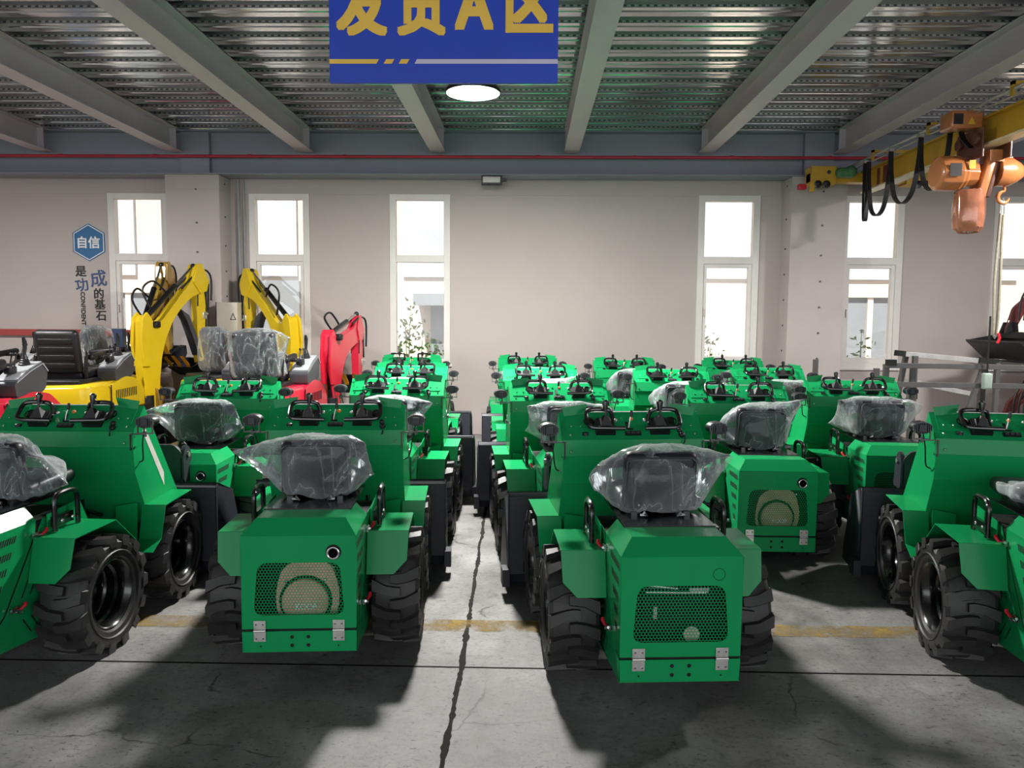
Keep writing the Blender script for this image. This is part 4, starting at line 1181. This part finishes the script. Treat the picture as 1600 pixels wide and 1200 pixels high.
def boom_group(root, mat, bx, by, swing, pitch, stick_len=1.0, size=1.0, thumb=True, low=False):
    """boom, stick, bucket and hoses built in the plane of the boom: +y of the holder is outwards"""
    hold = empty('boom_assembly', (bx, by, 0), R(swing)); hold.parent = root
    piv = (0, .55)
    sz = lambda P: [(x*size, .55+(z-.55)*size) for x, z in P]
    tr = lambda P: rot2(sz(P), piv, R(pitch))
    B = rpoly(tr(BOOM_LOW if low else BOOM), .06, 3); w = .062 if low else .085
    mb = MB(); mb.yz(B, -w*.75, w*.75)
    for s in (-1, 1):
        mb.yz(tr([(x, z-(.19 if low else 0)) for x, z in ((-.09, 1.05), (-.13, 1.35), (-.10, 1.64), (-.03, 1.71), (.04, 1.63), (.0, 1.35), (.0, 1.05))]), s*w*.7, s*w*1.15)
        mb.yz(tr([(.70, 1.52), (.74, 1.68), (.82, 1.70), (.92, 1.50), (.88, 1.38), (.76, 1.34)] if low else [(.72, 2.12), (.80, 2.34), (.87, 2.36), (.99, 2.14), (.95, 2.0), (.84, 1.96)]), s*w*.75, s*w*1.0)
    boom = mb.build('boom', mat, hold, .006)
    def p3(x, z, off=0):
        if low: z = z if z < 1.3 else 1.3+(z-1.3)*(.40 if x > .4 else .55)-.02*(x < .4)
        return (off, tr([(x, z)])[0][0], tr([(x, z)])[0][1])
    mb = MB(); a = Vector(p3(.0, 1.62)); b = Vector(p3(.80, 2.32)); mid = a.lerp(b, .62)
    mb.rod(a, mid, .034, 14); mb.mat(1).rod(mid, b, .017, 10); mb.mat(0).ball(a, .045, 12, 8); mb.ball(b, .035, 10, 8)
    mb.build('boom_cylinder', ['black_metal', 'chrome'], boom)
    mb = MB(); mb.rod(p3(.02, .52), p3(-.03, 1.05), .04, 12); mb.mat(1).rod(p3(-.03, 1.05), p3(-.04, 1.3), .02, 10); mb.build('lift_cylinder', ['black_metal', 'chrome'], boom)
    mb = MB(); c0 = Vector(p3(.12, 1.56, .06)); mb.rbox(c0, (.10, .09, .08), .02); mb.build('boom_lamp', 'black_plastic', boom)
    ap = tr([(.82, 1.5) if low else (.88, 2.1)])[0]; ax, az = ap; L = stick_len
    S = [(ax-.07, az+.14), (ax+.0, az+.17), (ax+.08, az+.06), (ax+.085, az-.1), (ax+.03, az-L), (ax-.05, az-L-.03), (ax-.08, az-L*.9), (ax-.085, az-.15)]
    stick = MB().yz(S, -.05, .05).build('stick', mat, hold, .006)
    mb = MB(); a = Vector((0, ax+.15, az+.0)); b = Vector((0, ax+.12, az-L*.95)); m = a.lerp(b, .6); mb.rod(a, m, .032, 12); mb.mat(1).rod(m, b, .015, 10)
    mb.mat(0).rod(b, (0, ax-.0, az-L-.02), .02); mb.build('bucket_cylinder', ['black_metal', 'chrome'], stick)
    bz = az-L-.02
    prof = [(ax+.10, bz+.05), (ax+.12, bz-.06), (ax+.02, bz-.16), (ax-.16, bz-.17), (ax-.36, bz-.06), (ax-.37, bz-.045), (ax-.16, bz-.15), (ax+.01, bz-.14), (ax+.095, bz-.05), (ax+.06, bz+.05)]
    mb = MB(); mb.yz(prof, -.2, .2)
    for s in (-1, 1): mb.yz([(ax+.10, bz+.05), (ax+.12, bz-.06), (ax+.02, bz-.16), (ax-.16, bz-.17), (ax-.36, bz-.06), (ax-.2, bz+.02), (ax-.05, bz+.06)], s*.2, s*.188)
    bk = mb.build('bucket', 'bucket', stick, .003)
    for k in (-1, 0, 1):
        MB().yz([(ax-.33, bz-.075), (ax-.35, bz-.03), (ax-.46, bz+.10), (ax-.36, bz+.0)], k*.15-.03, k*.15+.03).build('bucket_tooth', 'amber', bk)
    if thumb:
        mb = MB(); mb.yz([(ax-.08, bz+.10), (ax-.02, bz+.05), (ax-.10, bz+.35), (ax-.22, bz+.62), (ax-.36, bz+.70), (ax-.26, bz+.55), (ax-.17, bz+.34)], -.06, .06); mb.build('thumb', 'grey_plastic', stick, .004)
    mb = MB()
    for off in (-.05, .05):
        mb.tube(smooth_path([p3(.55, 2.02, off), (off, ax+.0, az+.17), (off, ax+.17, az+.10), (off, ax+.17, az-.22)], 5), .013, 7)
        mb.tube(smooth_path([(off, ax-.07, az-.3), (off, ax-.05, az-.08), (off, ax+.05, az-.07), (off, ax+.09, az-.36)], 5), .012, 7)
    mb.tube(smooth_path([p3(.2, 1.7, -.06), p3(.08, 1.98, -.1), p3(.25, 2.1, -.1), p3(.42, 1.95, -.06)], 5), .013, 7)
    mb.build('hydraulic_hose', 'black_plastic', boom)
    mb = MB(); mb.rbox((.0, ax+.05, az-.42), (.12, .07, .09), .01); mb.rod((-.08, ax+.07, az-.45), (.08, ax+.07, az-.40), .015, 8); mb.build('hose_coupling', 'zinc', stick)
    return hold

def excavator(x, y, deg, mat, label, boom=None, cover=1, shell=False, body=None, z=0):
    root = empty('mini_excavator', (x, y, 0), R(deg)); tag(root, label, 'excavator')
    for s in (-1, 1):
        t = link('track', xm('track', track_mesh), root, (s*.38, 0, 0)); link('track_roller', xm('roller', roller_mesh), t)
    link('undercarriage', xm('under', under_mesh), root); link('dozer_blade', xm('blade', blade_mesh), root)
    h = link('house', xm(('house', body or mat), lambda: house_mesh(body or mat)), root); link('panel_gap', xm('seam', seam_mesh), h)
    for k in range(12): link('cooling_slot', xm(('slot', k), lambda: slot12(k)), h)
    mb = MB(); mb.rbox((0, -.1, .945), (.62, .75, .05), .012); mb.build('floor_plate', 'black_plastic', root)
    st = None
    for n, me in xm(('seat', shell), lambda: xseat(0, shell)):
        if st is None: st = link(n, me, root)
        else: link(n, me, st)
    if cover: cv = link('plastic_cover', xm(('xc', cover), lambda: xcover_mesh(cover)), st); cv['label'] = 'clear plastic seat cover'
    for s in (-1, 1):
        c = link('console', xm(('con', s), lambda: console_mesh(s)), root); link('joystick', xm(('joy', s), lambda: joystick_mesh(s)), c); link('lever_cluster', xm(('lev', s), lambda: sidelever_mesh(s)), c)
    if boom:
        mb = MB(); bx, by = boom['bx'], boom['by']
        mb.b2(min(0, bx)-.06, max(0, bx)+.08, .5, by-.02, .38, .60); mb.cyl((bx, by, .52), .09, .34, 'z', 18); mb.build('swing_bracket', 'black_plastic', root, .004)
        boom_group(root, mat, **boom)
    return root
excavator(-5.12, 8.5, 4, 'yellow', 'yellow mini excavator with bare black seat back, its tall boom before the left window', dict(bx=.47, by=.80, swing=-26, pitch=0, stick_len=1.02), cover=0, shell=True)
excavator(-2.86, 8.25, 0, 'red', 'red mini excavator with wrapped grey seat and low bent boom', dict(bx=.46, by=.98, swing=-11, pitch=0, stick_len=.62, thumb=False, low=True), cover=2)
excavator(-3.66, 9.48, -38, 'yellow', 'yellow mini excavator behind the red one, boom bent over to the left', dict(bx=.1, by=.78, swing=92, pitch=-2, stick_len=1.0), cover=3)
excavator(-4.97, 6.6, 2, 'red', 'red mini excavator at the far left edge with grey console and pleated joystick', dict(bx=-.3, by=.66, swing=78, pitch=0, stick_len=.6, thumb=False, low=True), cover=4)
excavator(-6.45, 9.0, -6, 'yellow_film', 'yellow mini excavator at the far left edge, wrapped seat behind the black seat', None, cover=5, body='yellow')
excavator(-5.34, 9.84, -88, 'yellow_film', 'yellow mini excavator by the left column, dark film on its upright boom', dict(bx=.2, by=.55, swing=88, pitch=14, stick_len=.9, size=.93, thumb=False), cover=2)

mb = MB(); mb.b2(-.075, .075, -.05, .05, 0, 1.49)
o = mb.build('steel_post', 'navy', None, .004, loc=(-5.65, 10.5, 0)); tag(o, 'navy blue steel post standing beside the tall yellow boom', 'post')

# ------------------------------------------------------------------ overhead crane and hoist at right
def crane():
    root = empty('overhead_crane', (4.38, 10.3, 3.33)); tag(root, 'yellow overhead crane beam running from the back wall towards the camera', 'crane')
    mb = MB(); mb.b2(-.006, .006, -8.3, .0, .02, .27); mb.b2(-.07, .07, -8.3, 0, .262, .28)
    mb.build('crane_beam', 'crane', root, .002)
    MB().b2(-.075, .075, -8.3, 0, .0, .02).build('lower_flange', 'crane_low', root, .002)
    mb = MB(); mb.b2(-.008, -.0065, -.62, -.50, .03, .25); mb.b2(-.008, -.0065, -.42, -.34, .03, .25); mb.build('hazard_stripe', 'red_dark', root)
    mb = MB(); mb.rod((-.22, -8.3, .335), (-.22, -.02, .335), .016, 8); mb.rod((-.17, -8.3, .30), (-.17, -.02, .30), .010, 8)
    mb.build('festoon_rail', 'steel_pale', root)
    for y in (-.7, -2.0, -3.4, -5, -6.6):
        mb = MB(); mb.b2(-.24, .3, y-.02, y+.02, .37, .40); mb.b2(-.24, -.215, y-.02, y+.02, .28, .40); mb.build('rail_bracket', 'crane', root)
    # end truck under the girder
    mb = MB(); mb.b2(-.74, .75, -.06, .10, .13, .25); mb.b2(-.74, -.42, -.1, .14, .10, .33); mb.b2(.48, .76, -.1, .14, .10, .33)
    mb.b2(-.76, -.70, -.12, -.08, .0, .12)
    mb.build('end_truck', 'crane', root, .005)
    for x in (-.66, -.55, .62, .73):
        MB().lathe([(.0, -.025), (.02, -.025), (.05, -.02), (.05, .02), (.02, .025), (.0, .025)], (x, -.1, .095), 'y', 16).build('truck_wheel', 'black_metal', root)
    MB().lathe([(.025, 0), (.025, -.01), (.0, -.01)], (-.52, -.1, .25), 'y', 14).build('axle_cap', 'black_metal', root)
    MB().rbox((-.86, -.1, .06), (.10, .08, .07), .012).build('buffer', 'red_small', root)
    mb = MB(); mb.rbox((-.33, -.12, .24), (.22, .13, .13), .05); mb.ball((-.25, -.12, .25), .08, 12, 8); mb.build('drive_motor', 'tarp_green', root)
    # the festoon cable
    top = [(-.2, -.42, .18), (-.2, -1.06, .22), (-.2, -1.78, .27), (-.2, -2.36, .30)]
    mb = MB(); z0 = .29
    def strap(P, w=.022):
        P = smooth_path(P, 6); n = len(P)
        for a in range(n-1):
            p, q = P[a], P[a+1]; t = (q-p).normalized(); m = Vector((0, t.z, -t.y))*.006; X = Vector((.026, 0, 0))
            mb.add([p-X-m, p+X-m, p+X+m, p-X+m, q-X-m, q+X-m, q+X+m, q-X+m], [(0, 1, 5, 4), (1, 2, 6, 5), (2, 3, 7, 6), (3, 0, 4, 7)])
    ys = [-.46, -.56, -1.14, -1.82, -2.4]
    bots = [-.40, -.38, -.33, -.29]
    for i in range(4):
        a, b = ys[i], ys[i+1]; m = (a+b)/2; d = bots[i]-.02
        strap([(-.21, a, z0), (-.21, a+(b-a)*.04, z0-.25), (-.21, a+(b-a)*.2, d+.10), (-.21, m, d), (-.21, b-(b-a)*.2, d+.10), (-.21, b-(b-a)*.04, z0-.25), (-.21, b, z0)])
    strap([(-.21, -2.4, z0), (-.2, -2.52, z0-.03), (-.2, -2.62, z0-.2), (-.18, -2.72, z0-.3)])
    mb.build('festoon_cable', 'black_plastic', root)
    for y in ys[:1]+ys[2:]:
        mb = MB(); mb.box((-.215, y, .305), (.05, .07, .03)); mb.rod((-.26, y+.03, .325), (-.15, y-.05, .345), .009, 6); mb.build('cable_trolley', 'zinc', root)
    # hoist
    h = empty('chain_hoist', (4.38, 7.68, 3.33)); tag(h, 'orange brown electric chain hoist hanging from the yellow crane beam', 'hoist')
    mb = MB(); mb.b2(-.14, -.12, -.22, .22, -.12, .16); mb.b2(.12, .14, -.22, .22, -.12, .16); mb.b2(-.2, .26, -.05, .05, -.16, -.08)
    for y in (-.14, .14): mb.lathe([(.055, -.02), (.055, .02), (.02, .025), (.0, .03)], (-.16, y, .06), 'x', 16)
    mb.build('trolley', 'hoist_dark', h, .006)
    bx = MB().rbox((-.24, -.02, .25), (.30, .22, .17), .02).build('control_box', 'hoist', h)
    mb = MB(); mb.add([(-.37, -.131, .2), (-.28, -.131, .2), (-.28, -.131, .3), (-.37, -.131, .3)], [(0, 1, 2, 3)]); mb.mat(1).add([(-.235, -.131, .2), (-.165, -.131, .2), (-.2, -.131, .27)], [(0, 1, 2)]); mb.build('warning_label', ['char_dark', 'label_yellow'], bx)
    mo = MB()
    oct_ = [(.165, 0), (.175, .03), (.175, .20), (.15, .24), (.13, .36), (.10, .38)]
    mo.lathe([(.0, -.02), (.13, -.02), (.165, .0), (.17, .06), (.17, .19), (.155, .21), (.155, .24), (.13, .26), (.12, .36), (.0, .36)], (-.44, 0, -.24), 'x', 10)
    mo = mo.build('motor', 'hoist', h, .008)
    MB().add([(-.40, -.172, -.29), (-.29, -.172, -.29), (-.29, -.172, -.17), (-.40, -.172, -.17)], [(0, 1, 2, 3)]).build('name_plate', 'char_dark', mo); MB().add([(-.22, -.168, -.22), (-.16, -.168, -.22), (-.16, -.168, -.14), (-.22, -.168, -.14)], [(0, 1, 2, 3)]).build('caution_label', 'label_yellow', mo)
    mb = MB(); rot = Matrix.Rotation(R(14), 3, 'Y')
    mb.rbox((.0, 0, -.26), (.09, .2, .46), .02, rot); mb.mat(1).rbox((.07, 0, -.26), (.05, .17, .44), .015, rot); mb.mat(0).b2(-.0, .14, -.11, .09, -.14, -.03)
    mb.build('gear_frame', ['hoist', 'hoist_dark'], h)
    MB().lathe([(.0, .30), (.03, .29), (.09, .22), (.14, .12), (.14, .0), (.0, .0)], (.12, 0, -.22), 'x', 12).build('brake_cover', 'hoist', h)
    mb = MB(); nu = 36; rings = []
    for j, (z, r) in enumerate(((-.40, .115), (-.42, .13), (-.55, .135), (-.68, .135), (-.76, .125), (-.80, .09), (-.81, .0))):
        rings += [(-.12+r*(1+.05*math.sin(5*k+j))*math.cos(2*PI*k/nu)*1.05, -.02+r*(1+.06*math.sin(7*k))*math.sin(2*PI*k/nu), z+.006*math.sin(3*k)) for k in range(nu)]
    mb.add(rings, [(j*nu+k, j*nu+(k+1) % nu, (j+1)*nu+(k+1) % nu, (j+1)*nu+k) for j in range(6) for k in range(nu)]); mb.build('chain_bag', 'copper', h)
    mb = MB(); P = [(.22, 0, -.34), (.22, 0, -.40)]+[(.215+.055*math.cos(t), 0, -.46+.055*math.sin(t)) for t in [PI/2+PI*1.45*i/12 for i in range(13)]]
    mb.tube(P, [.014]*4+[.02]*8+[.014, .012, .008], 10); mb.build('hook', 'hoist', h)
    # canvas sling and pendant control
    mb = MB(); c = [(0, 0, 0), (.018, 0, -.06), (.02, 0, -.15), (.012, 0, -.16), (-.012, 0, -.16), (-.02, 0, -.15), (-.018, 0, -.06)]
    mb.tube(c, .008, 8, True)
    for x0, x1 in ((-.014, -.035), (.014, .02)): mb.mat(1).tube(smooth_path([(x0, 0, -.15), (x0*1.2, .01, -.4), (x1, 0, -.8), (x1*.8, -.01, -1.15), (x1*.5, 0, -1.32)], 5), [.013]*20+[.011], 8)
    mb.mat(0).tube([(-.02, 0, -1.32), (.0, .0, -1.36), (.02, 0, -1.32)], .012, 8); mb.mat(2).tube([(.02, -.02, -1.31), (.03, -.03, -1.36), (.01, -.03, -1.41)], .014, 8)
    o = mb.build('lifting_sling', ['zinc', 'rope', 'red_small'], None, loc=(4.592, 7.68, 2.865)); tag(o, 'long grey canvas lifting sling hanging from the hoist hook', 'sling')
    mb = MB(); mb.rod((0, 0, .15), (0, 0, .72), .009, 6); p = empty('pendant_control', (4.575, 7.74, 1.0)); tag(p, 'pale green pendant control box hanging below the hoist', 'control'); mb.build('control_cable', 'black_plastic', p)
    MB().rbox((0, 0, .075), (.085, .06, .16), .015).build('control_body', 'remote', p)
crane()

# ------------------------------------------------------------------ steel frames and red loaders at right
def frames():
    def sq(mb, a, b, w=.05):
        a = Vector(a); b = Vector(b); d = (b-a); rot = d.to_track_quat('Z', 'Y').to_matrix(); mb.box((a+b)/2, (w, w, d.length), rot)
    root = empty('welded_rail_stand', (3.6, 7.8, 0)); tag(root, 'dark grey welded square tube stand with two long rails, right of the loaders', 'stand')
    for z, x0 in ((1.22, 0), (1.03, .1)):
        mb = MB(); sq(mb, (x0, 0, z), (3.0, 0, z-.02)); mb.build('rail', 'steel_grey', root, .004)
    mb = MB(); sq(mb, (0, -.01, 1.25), (.09, -.01, 1.25), .06); mb.build('rail_cap', 'void', root)
    for x in (.03, .30, 1.7, 2.8):
        mb = MB(); sq(mb, (x, .06, 0), (x, .06, 1.23)); mb.build('post', 'steel_grey', root, .004)
    mb = MB(); sq(mb, (0, .06, .3), (2.85, .06, .3)); mb.build('cross_bar', 'steel_grey', root, .004)
    root = empty('steel_trestle', (3.86, 8.5, -.0)); tag(root, 'leaning grey tube trestle with pale top bar behind the dark stand', 'trestle')
    mb = MB(); sq(mb, (.25, 0, 1.31), (1.2, 0, 1.23), .055); mb.build('top_bar', 'steel_pale', root, .004)
    mb = MB(); sq(mb, (.28, .1, 1.02), (1.05, .1, .87), .05); mb.build('lower_bar', 'steel_pale', root, .004)
    mb = MB(); sq(mb, (.16, 0, 1.32), (.26, 0, 1.31), .062); mb.build('end_cap', 'void', root); mb = MB(); sq(mb, (1.05, -.02, 1.25), (1.25, -.02, 1.23), .062); mb.build('end_cap', 'void', root)
    for a, b in (((.3, .05, 1.30), (.1, .05, 0)), ((.35, -.05, 1.29), (.35, -.05, 0)), ((1.17, .05, 1.23), (.80, .05, 0)), ((1.24, -.05, 1.22), (1.24, -.05, 0))):
        mb = MB(); sq(mb, a, b); mb.build('leg', 'steel_grey', root, .004)
    for x, y, z, lab in ((3.62, 9.75, 1.18, 'short dark grey post standing before the right white column'), (3.98, 8.85, 1.13, 'short grey tube post standing left of the dark steel stand')):
        mb = MB(); sq(mb, (0, 0, 0), (0, 0, z), .055); o = mb.build('tube_post', 'steel_grey', None, .004, loc=(x, y, 0)); tag(o, lab, 'post')
    # rack that carries the upper red loader
    root = empty('storage_rack', (6.55, 9.5, 0)); tag(root, 'grey steel rack carrying a red loader at the right edge', 'rack')
    mb = MB()
    for y in (-.5, .5): sq(mb, (-.75, y, 1.15), (1.6, y, 1.15), .07)
    for x in (-.7, .4, 1.5): sq(mb, (x, -.5, 1.15), (x, .5, 1.15), .06)
    mb.build('rack_deck', 'steel_grey', root, .004)
    for x in (-.7, 1.55):
        for y in (-.5, .5): mb = MB(); sq(mb, (x, y, 0), (x, y, 1.13), .07); mb.build('post', 'steel_grey', root, .004)
    def skid(z, label):
        r = empty('skid_loader', (7.0, 9.5, z), 0); tag(r, label, 'loader', 'red loaders stacked at the right edge')
        mb = MB(); mb.xz(rpoly([(-.45, .2), (-.45, .55), (-.30, .95), (.55, .95), (.62, .2)], .05), -.3, .3); mb.build('body', 'red', r, .006)
        for s in (-1, 1):
            for x in (-.3, .42):
                w = link('wheel', LM['tyre'], r, (x, s*.40, .29), (0, 0, PI/2 if s > 0 else -PI/2)); link('rim', LM['rim'], w)
            mb = MB(); mb.xz(rpoly([(.45, 1.02), (.45, .90), (-.55, .82), (-.80, .60), (-.92, .34), (-1.02, .34), (-.93, .66), (-.62, .95)], .04), s*.28, s*.34); mb.build('lift_arm', 'red_dark', r, .004)
            mb = MB(); a = Vector((-.52, s*.31, .98)); b = Vector((-.98, s*.31, .48)); m = a.lerp(b, .55); mb.rod(a, m, .035, 12); mb.mat(1).rod(m, b, .017, 8); mb.mat(0).ball(a, .05, 10, 8); mb.build('tilt_cylinder', ['black_metal', 'chrome'], r)
        mb = MB(); mb.xz([(-1.36, .26), (-1.36, .24), (-1.12, .02), (-.92, .04), (-.90, .34), (-.93, .34), (-.95, .06), (-1.11, .05)], -.55, .55)
        for s in (-1, 1):
            mb.xz([(-1.36, .25), (-1.12, .02), (-.92, .04), (-.90, .34)], s*.55, s*.535); mb.xz([(-1.05, .34), (-.88, .34), (-.90, .48), (-1.0, .48)], s*.24, s*.26); mb.xz([(-1.05, .34), (-.88, .34), (-.90, .48), (-1.0, .48)], s*.36, s*.38)
        mb.b2(-1.0, -.88, -.45, .45, .28, .36); mb.build('bucket', 'black_plastic', r, .004)
        mb = MB()
        for k in range(3): mb.tube(smooth_path([(-.5, -.1+.1*k, .95), (-.75, -.12+.1*k, 1.0+.03*k), (-.95, -.1+.1*k, .8), (-.98, -.1+.1*k, .5)], 5), .012, 7)
        mb.tube([(-.2, -.2, .95), (-.22, -.2, 1.06), (-.2, .2, 1.06), (-.2, .2, .95)], .02, 8)
        mb.build('hydraulic_hose', 'black_plastic', r)
    skid(1.185, 'red loader raised on the rack at the right edge, black bucket forward')
    skid(0.0, 'red loader on the floor under the rack at the right edge')
frames()

# ------------------------------------------------------------------ camera and light
P_, Y_, Ro = R(4.778), R(-1.204), R(-.421)
d = Vector((math.sin(Y_)*math.cos(P_), math.cos(Y_)*math.cos(P_), -math.sin(P_))); r = Vector((math.cos(Y_), -math.sin(Y_), 0)); dn = d.cross(r)
r2 = r*math.cos(Ro)+dn*math.sin(Ro); dn2 = -r*math.sin(Ro)+dn*math.cos(Ro)
cam = bpy.data.cameras.new('camera'); cam.sensor_width = 36; cam.lens = 27.0; cam.clip_start = .05; cam.clip_end = 200
co = bpy.data.objects.new('camera', cam); COL.objects.link(co)
mt = Matrix((r2, -dn2, -d)).transposed().to_4x4(); mt.translation = (0, 0, 1.65); co.matrix_world = mt
sc.camera = co

def area(name, loc, rot, size, power, col=(1, 1, 1), shape='DISK', sy=None, spread=180):
    l = bpy.data.lights.new(name, 'AREA'); l.shape = shape; l.size = size; l.energy = power; l.color = col; l.spread = R(spread)
    if sy: l.size_y = sy
    o = bpy.data.objects.new(name, l); COL.objects.link(o); o.location = loc; o.rotation_euler = rot; return o
LK = 1.0
area('high_bay_light', (-.512, 7.0, 3.63), (0, 0, 0), .46, 500*LK, (1, .97, .93))
area('high_bay_light', (5.6, 6.6, 3.63), (0, 0, 0), .46, 250*LK, (1, .97, .93))
area('high_bay_light', (-6.6, 6.6, 3.63), (0, 0, 0), .46, 290*LK, (1, .97, .93))
area('rear_fill_light', (0, -6.9, 2.1), (PI/2, 0, 0), 20, 480*LK, (.98, .99, 1), 'RECTANGLE', 3.9)  # wide soft fill added behind the camera to brighten surfaces facing it
sun = bpy.data.lights.new('sun', 'SUN'); sun.energy = 7.2; sun.angle = R(.6); sun.color = (1, .95, .88)
so = bpy.data.objects.new('sun', sun); COL.objects.link(so); so.rotation_euler = (R(40), 0, R(-12))

w = bpy.data.worlds.new('world'); sc.world = w; w.use_nodes = True
nt = w.node_tree; bg = nt.nodes['Background']; 
sky = nt.nodes.new('ShaderNodeTexSky'); sky.sky_type = 'HOSEK_WILKIE'; sky.turbidity = 6; sky.ground_albedo = .5; sky.sun_direction = (.2, -.6, .75)
mix = nt.nodes.new('ShaderNodeMixRGB'); mix.inputs[0].default_value = .75; mix.inputs[2].default_value = (.82, .88, .95, 1)
nt.links.new(sky.outputs[0], mix.inputs[1]); nt.links.new(mix.outputs[0], bg.inputs['Color']); bg.inputs['Strength'].default_value = .85

sc.view_settings.view_transform = 'Standard'; sc.view_settings.look = 'None'; sc.view_settings.exposure = 0.0
cy = sc.cycles
cy.max_bounces = 7; cy.diffuse_bounces = 3; cy.glossy_bounces = 4; cy.transmission_bounces = 4; cy.transparent_max_bounces = 24
cy.sample_clamp_indirect = 6.0; cy.caustics_reflective = False; cy.caustics_refractive = False
cy.use_adaptive_sampling = True; cy.adaptive_threshold = .02; cy.use_denoising = True
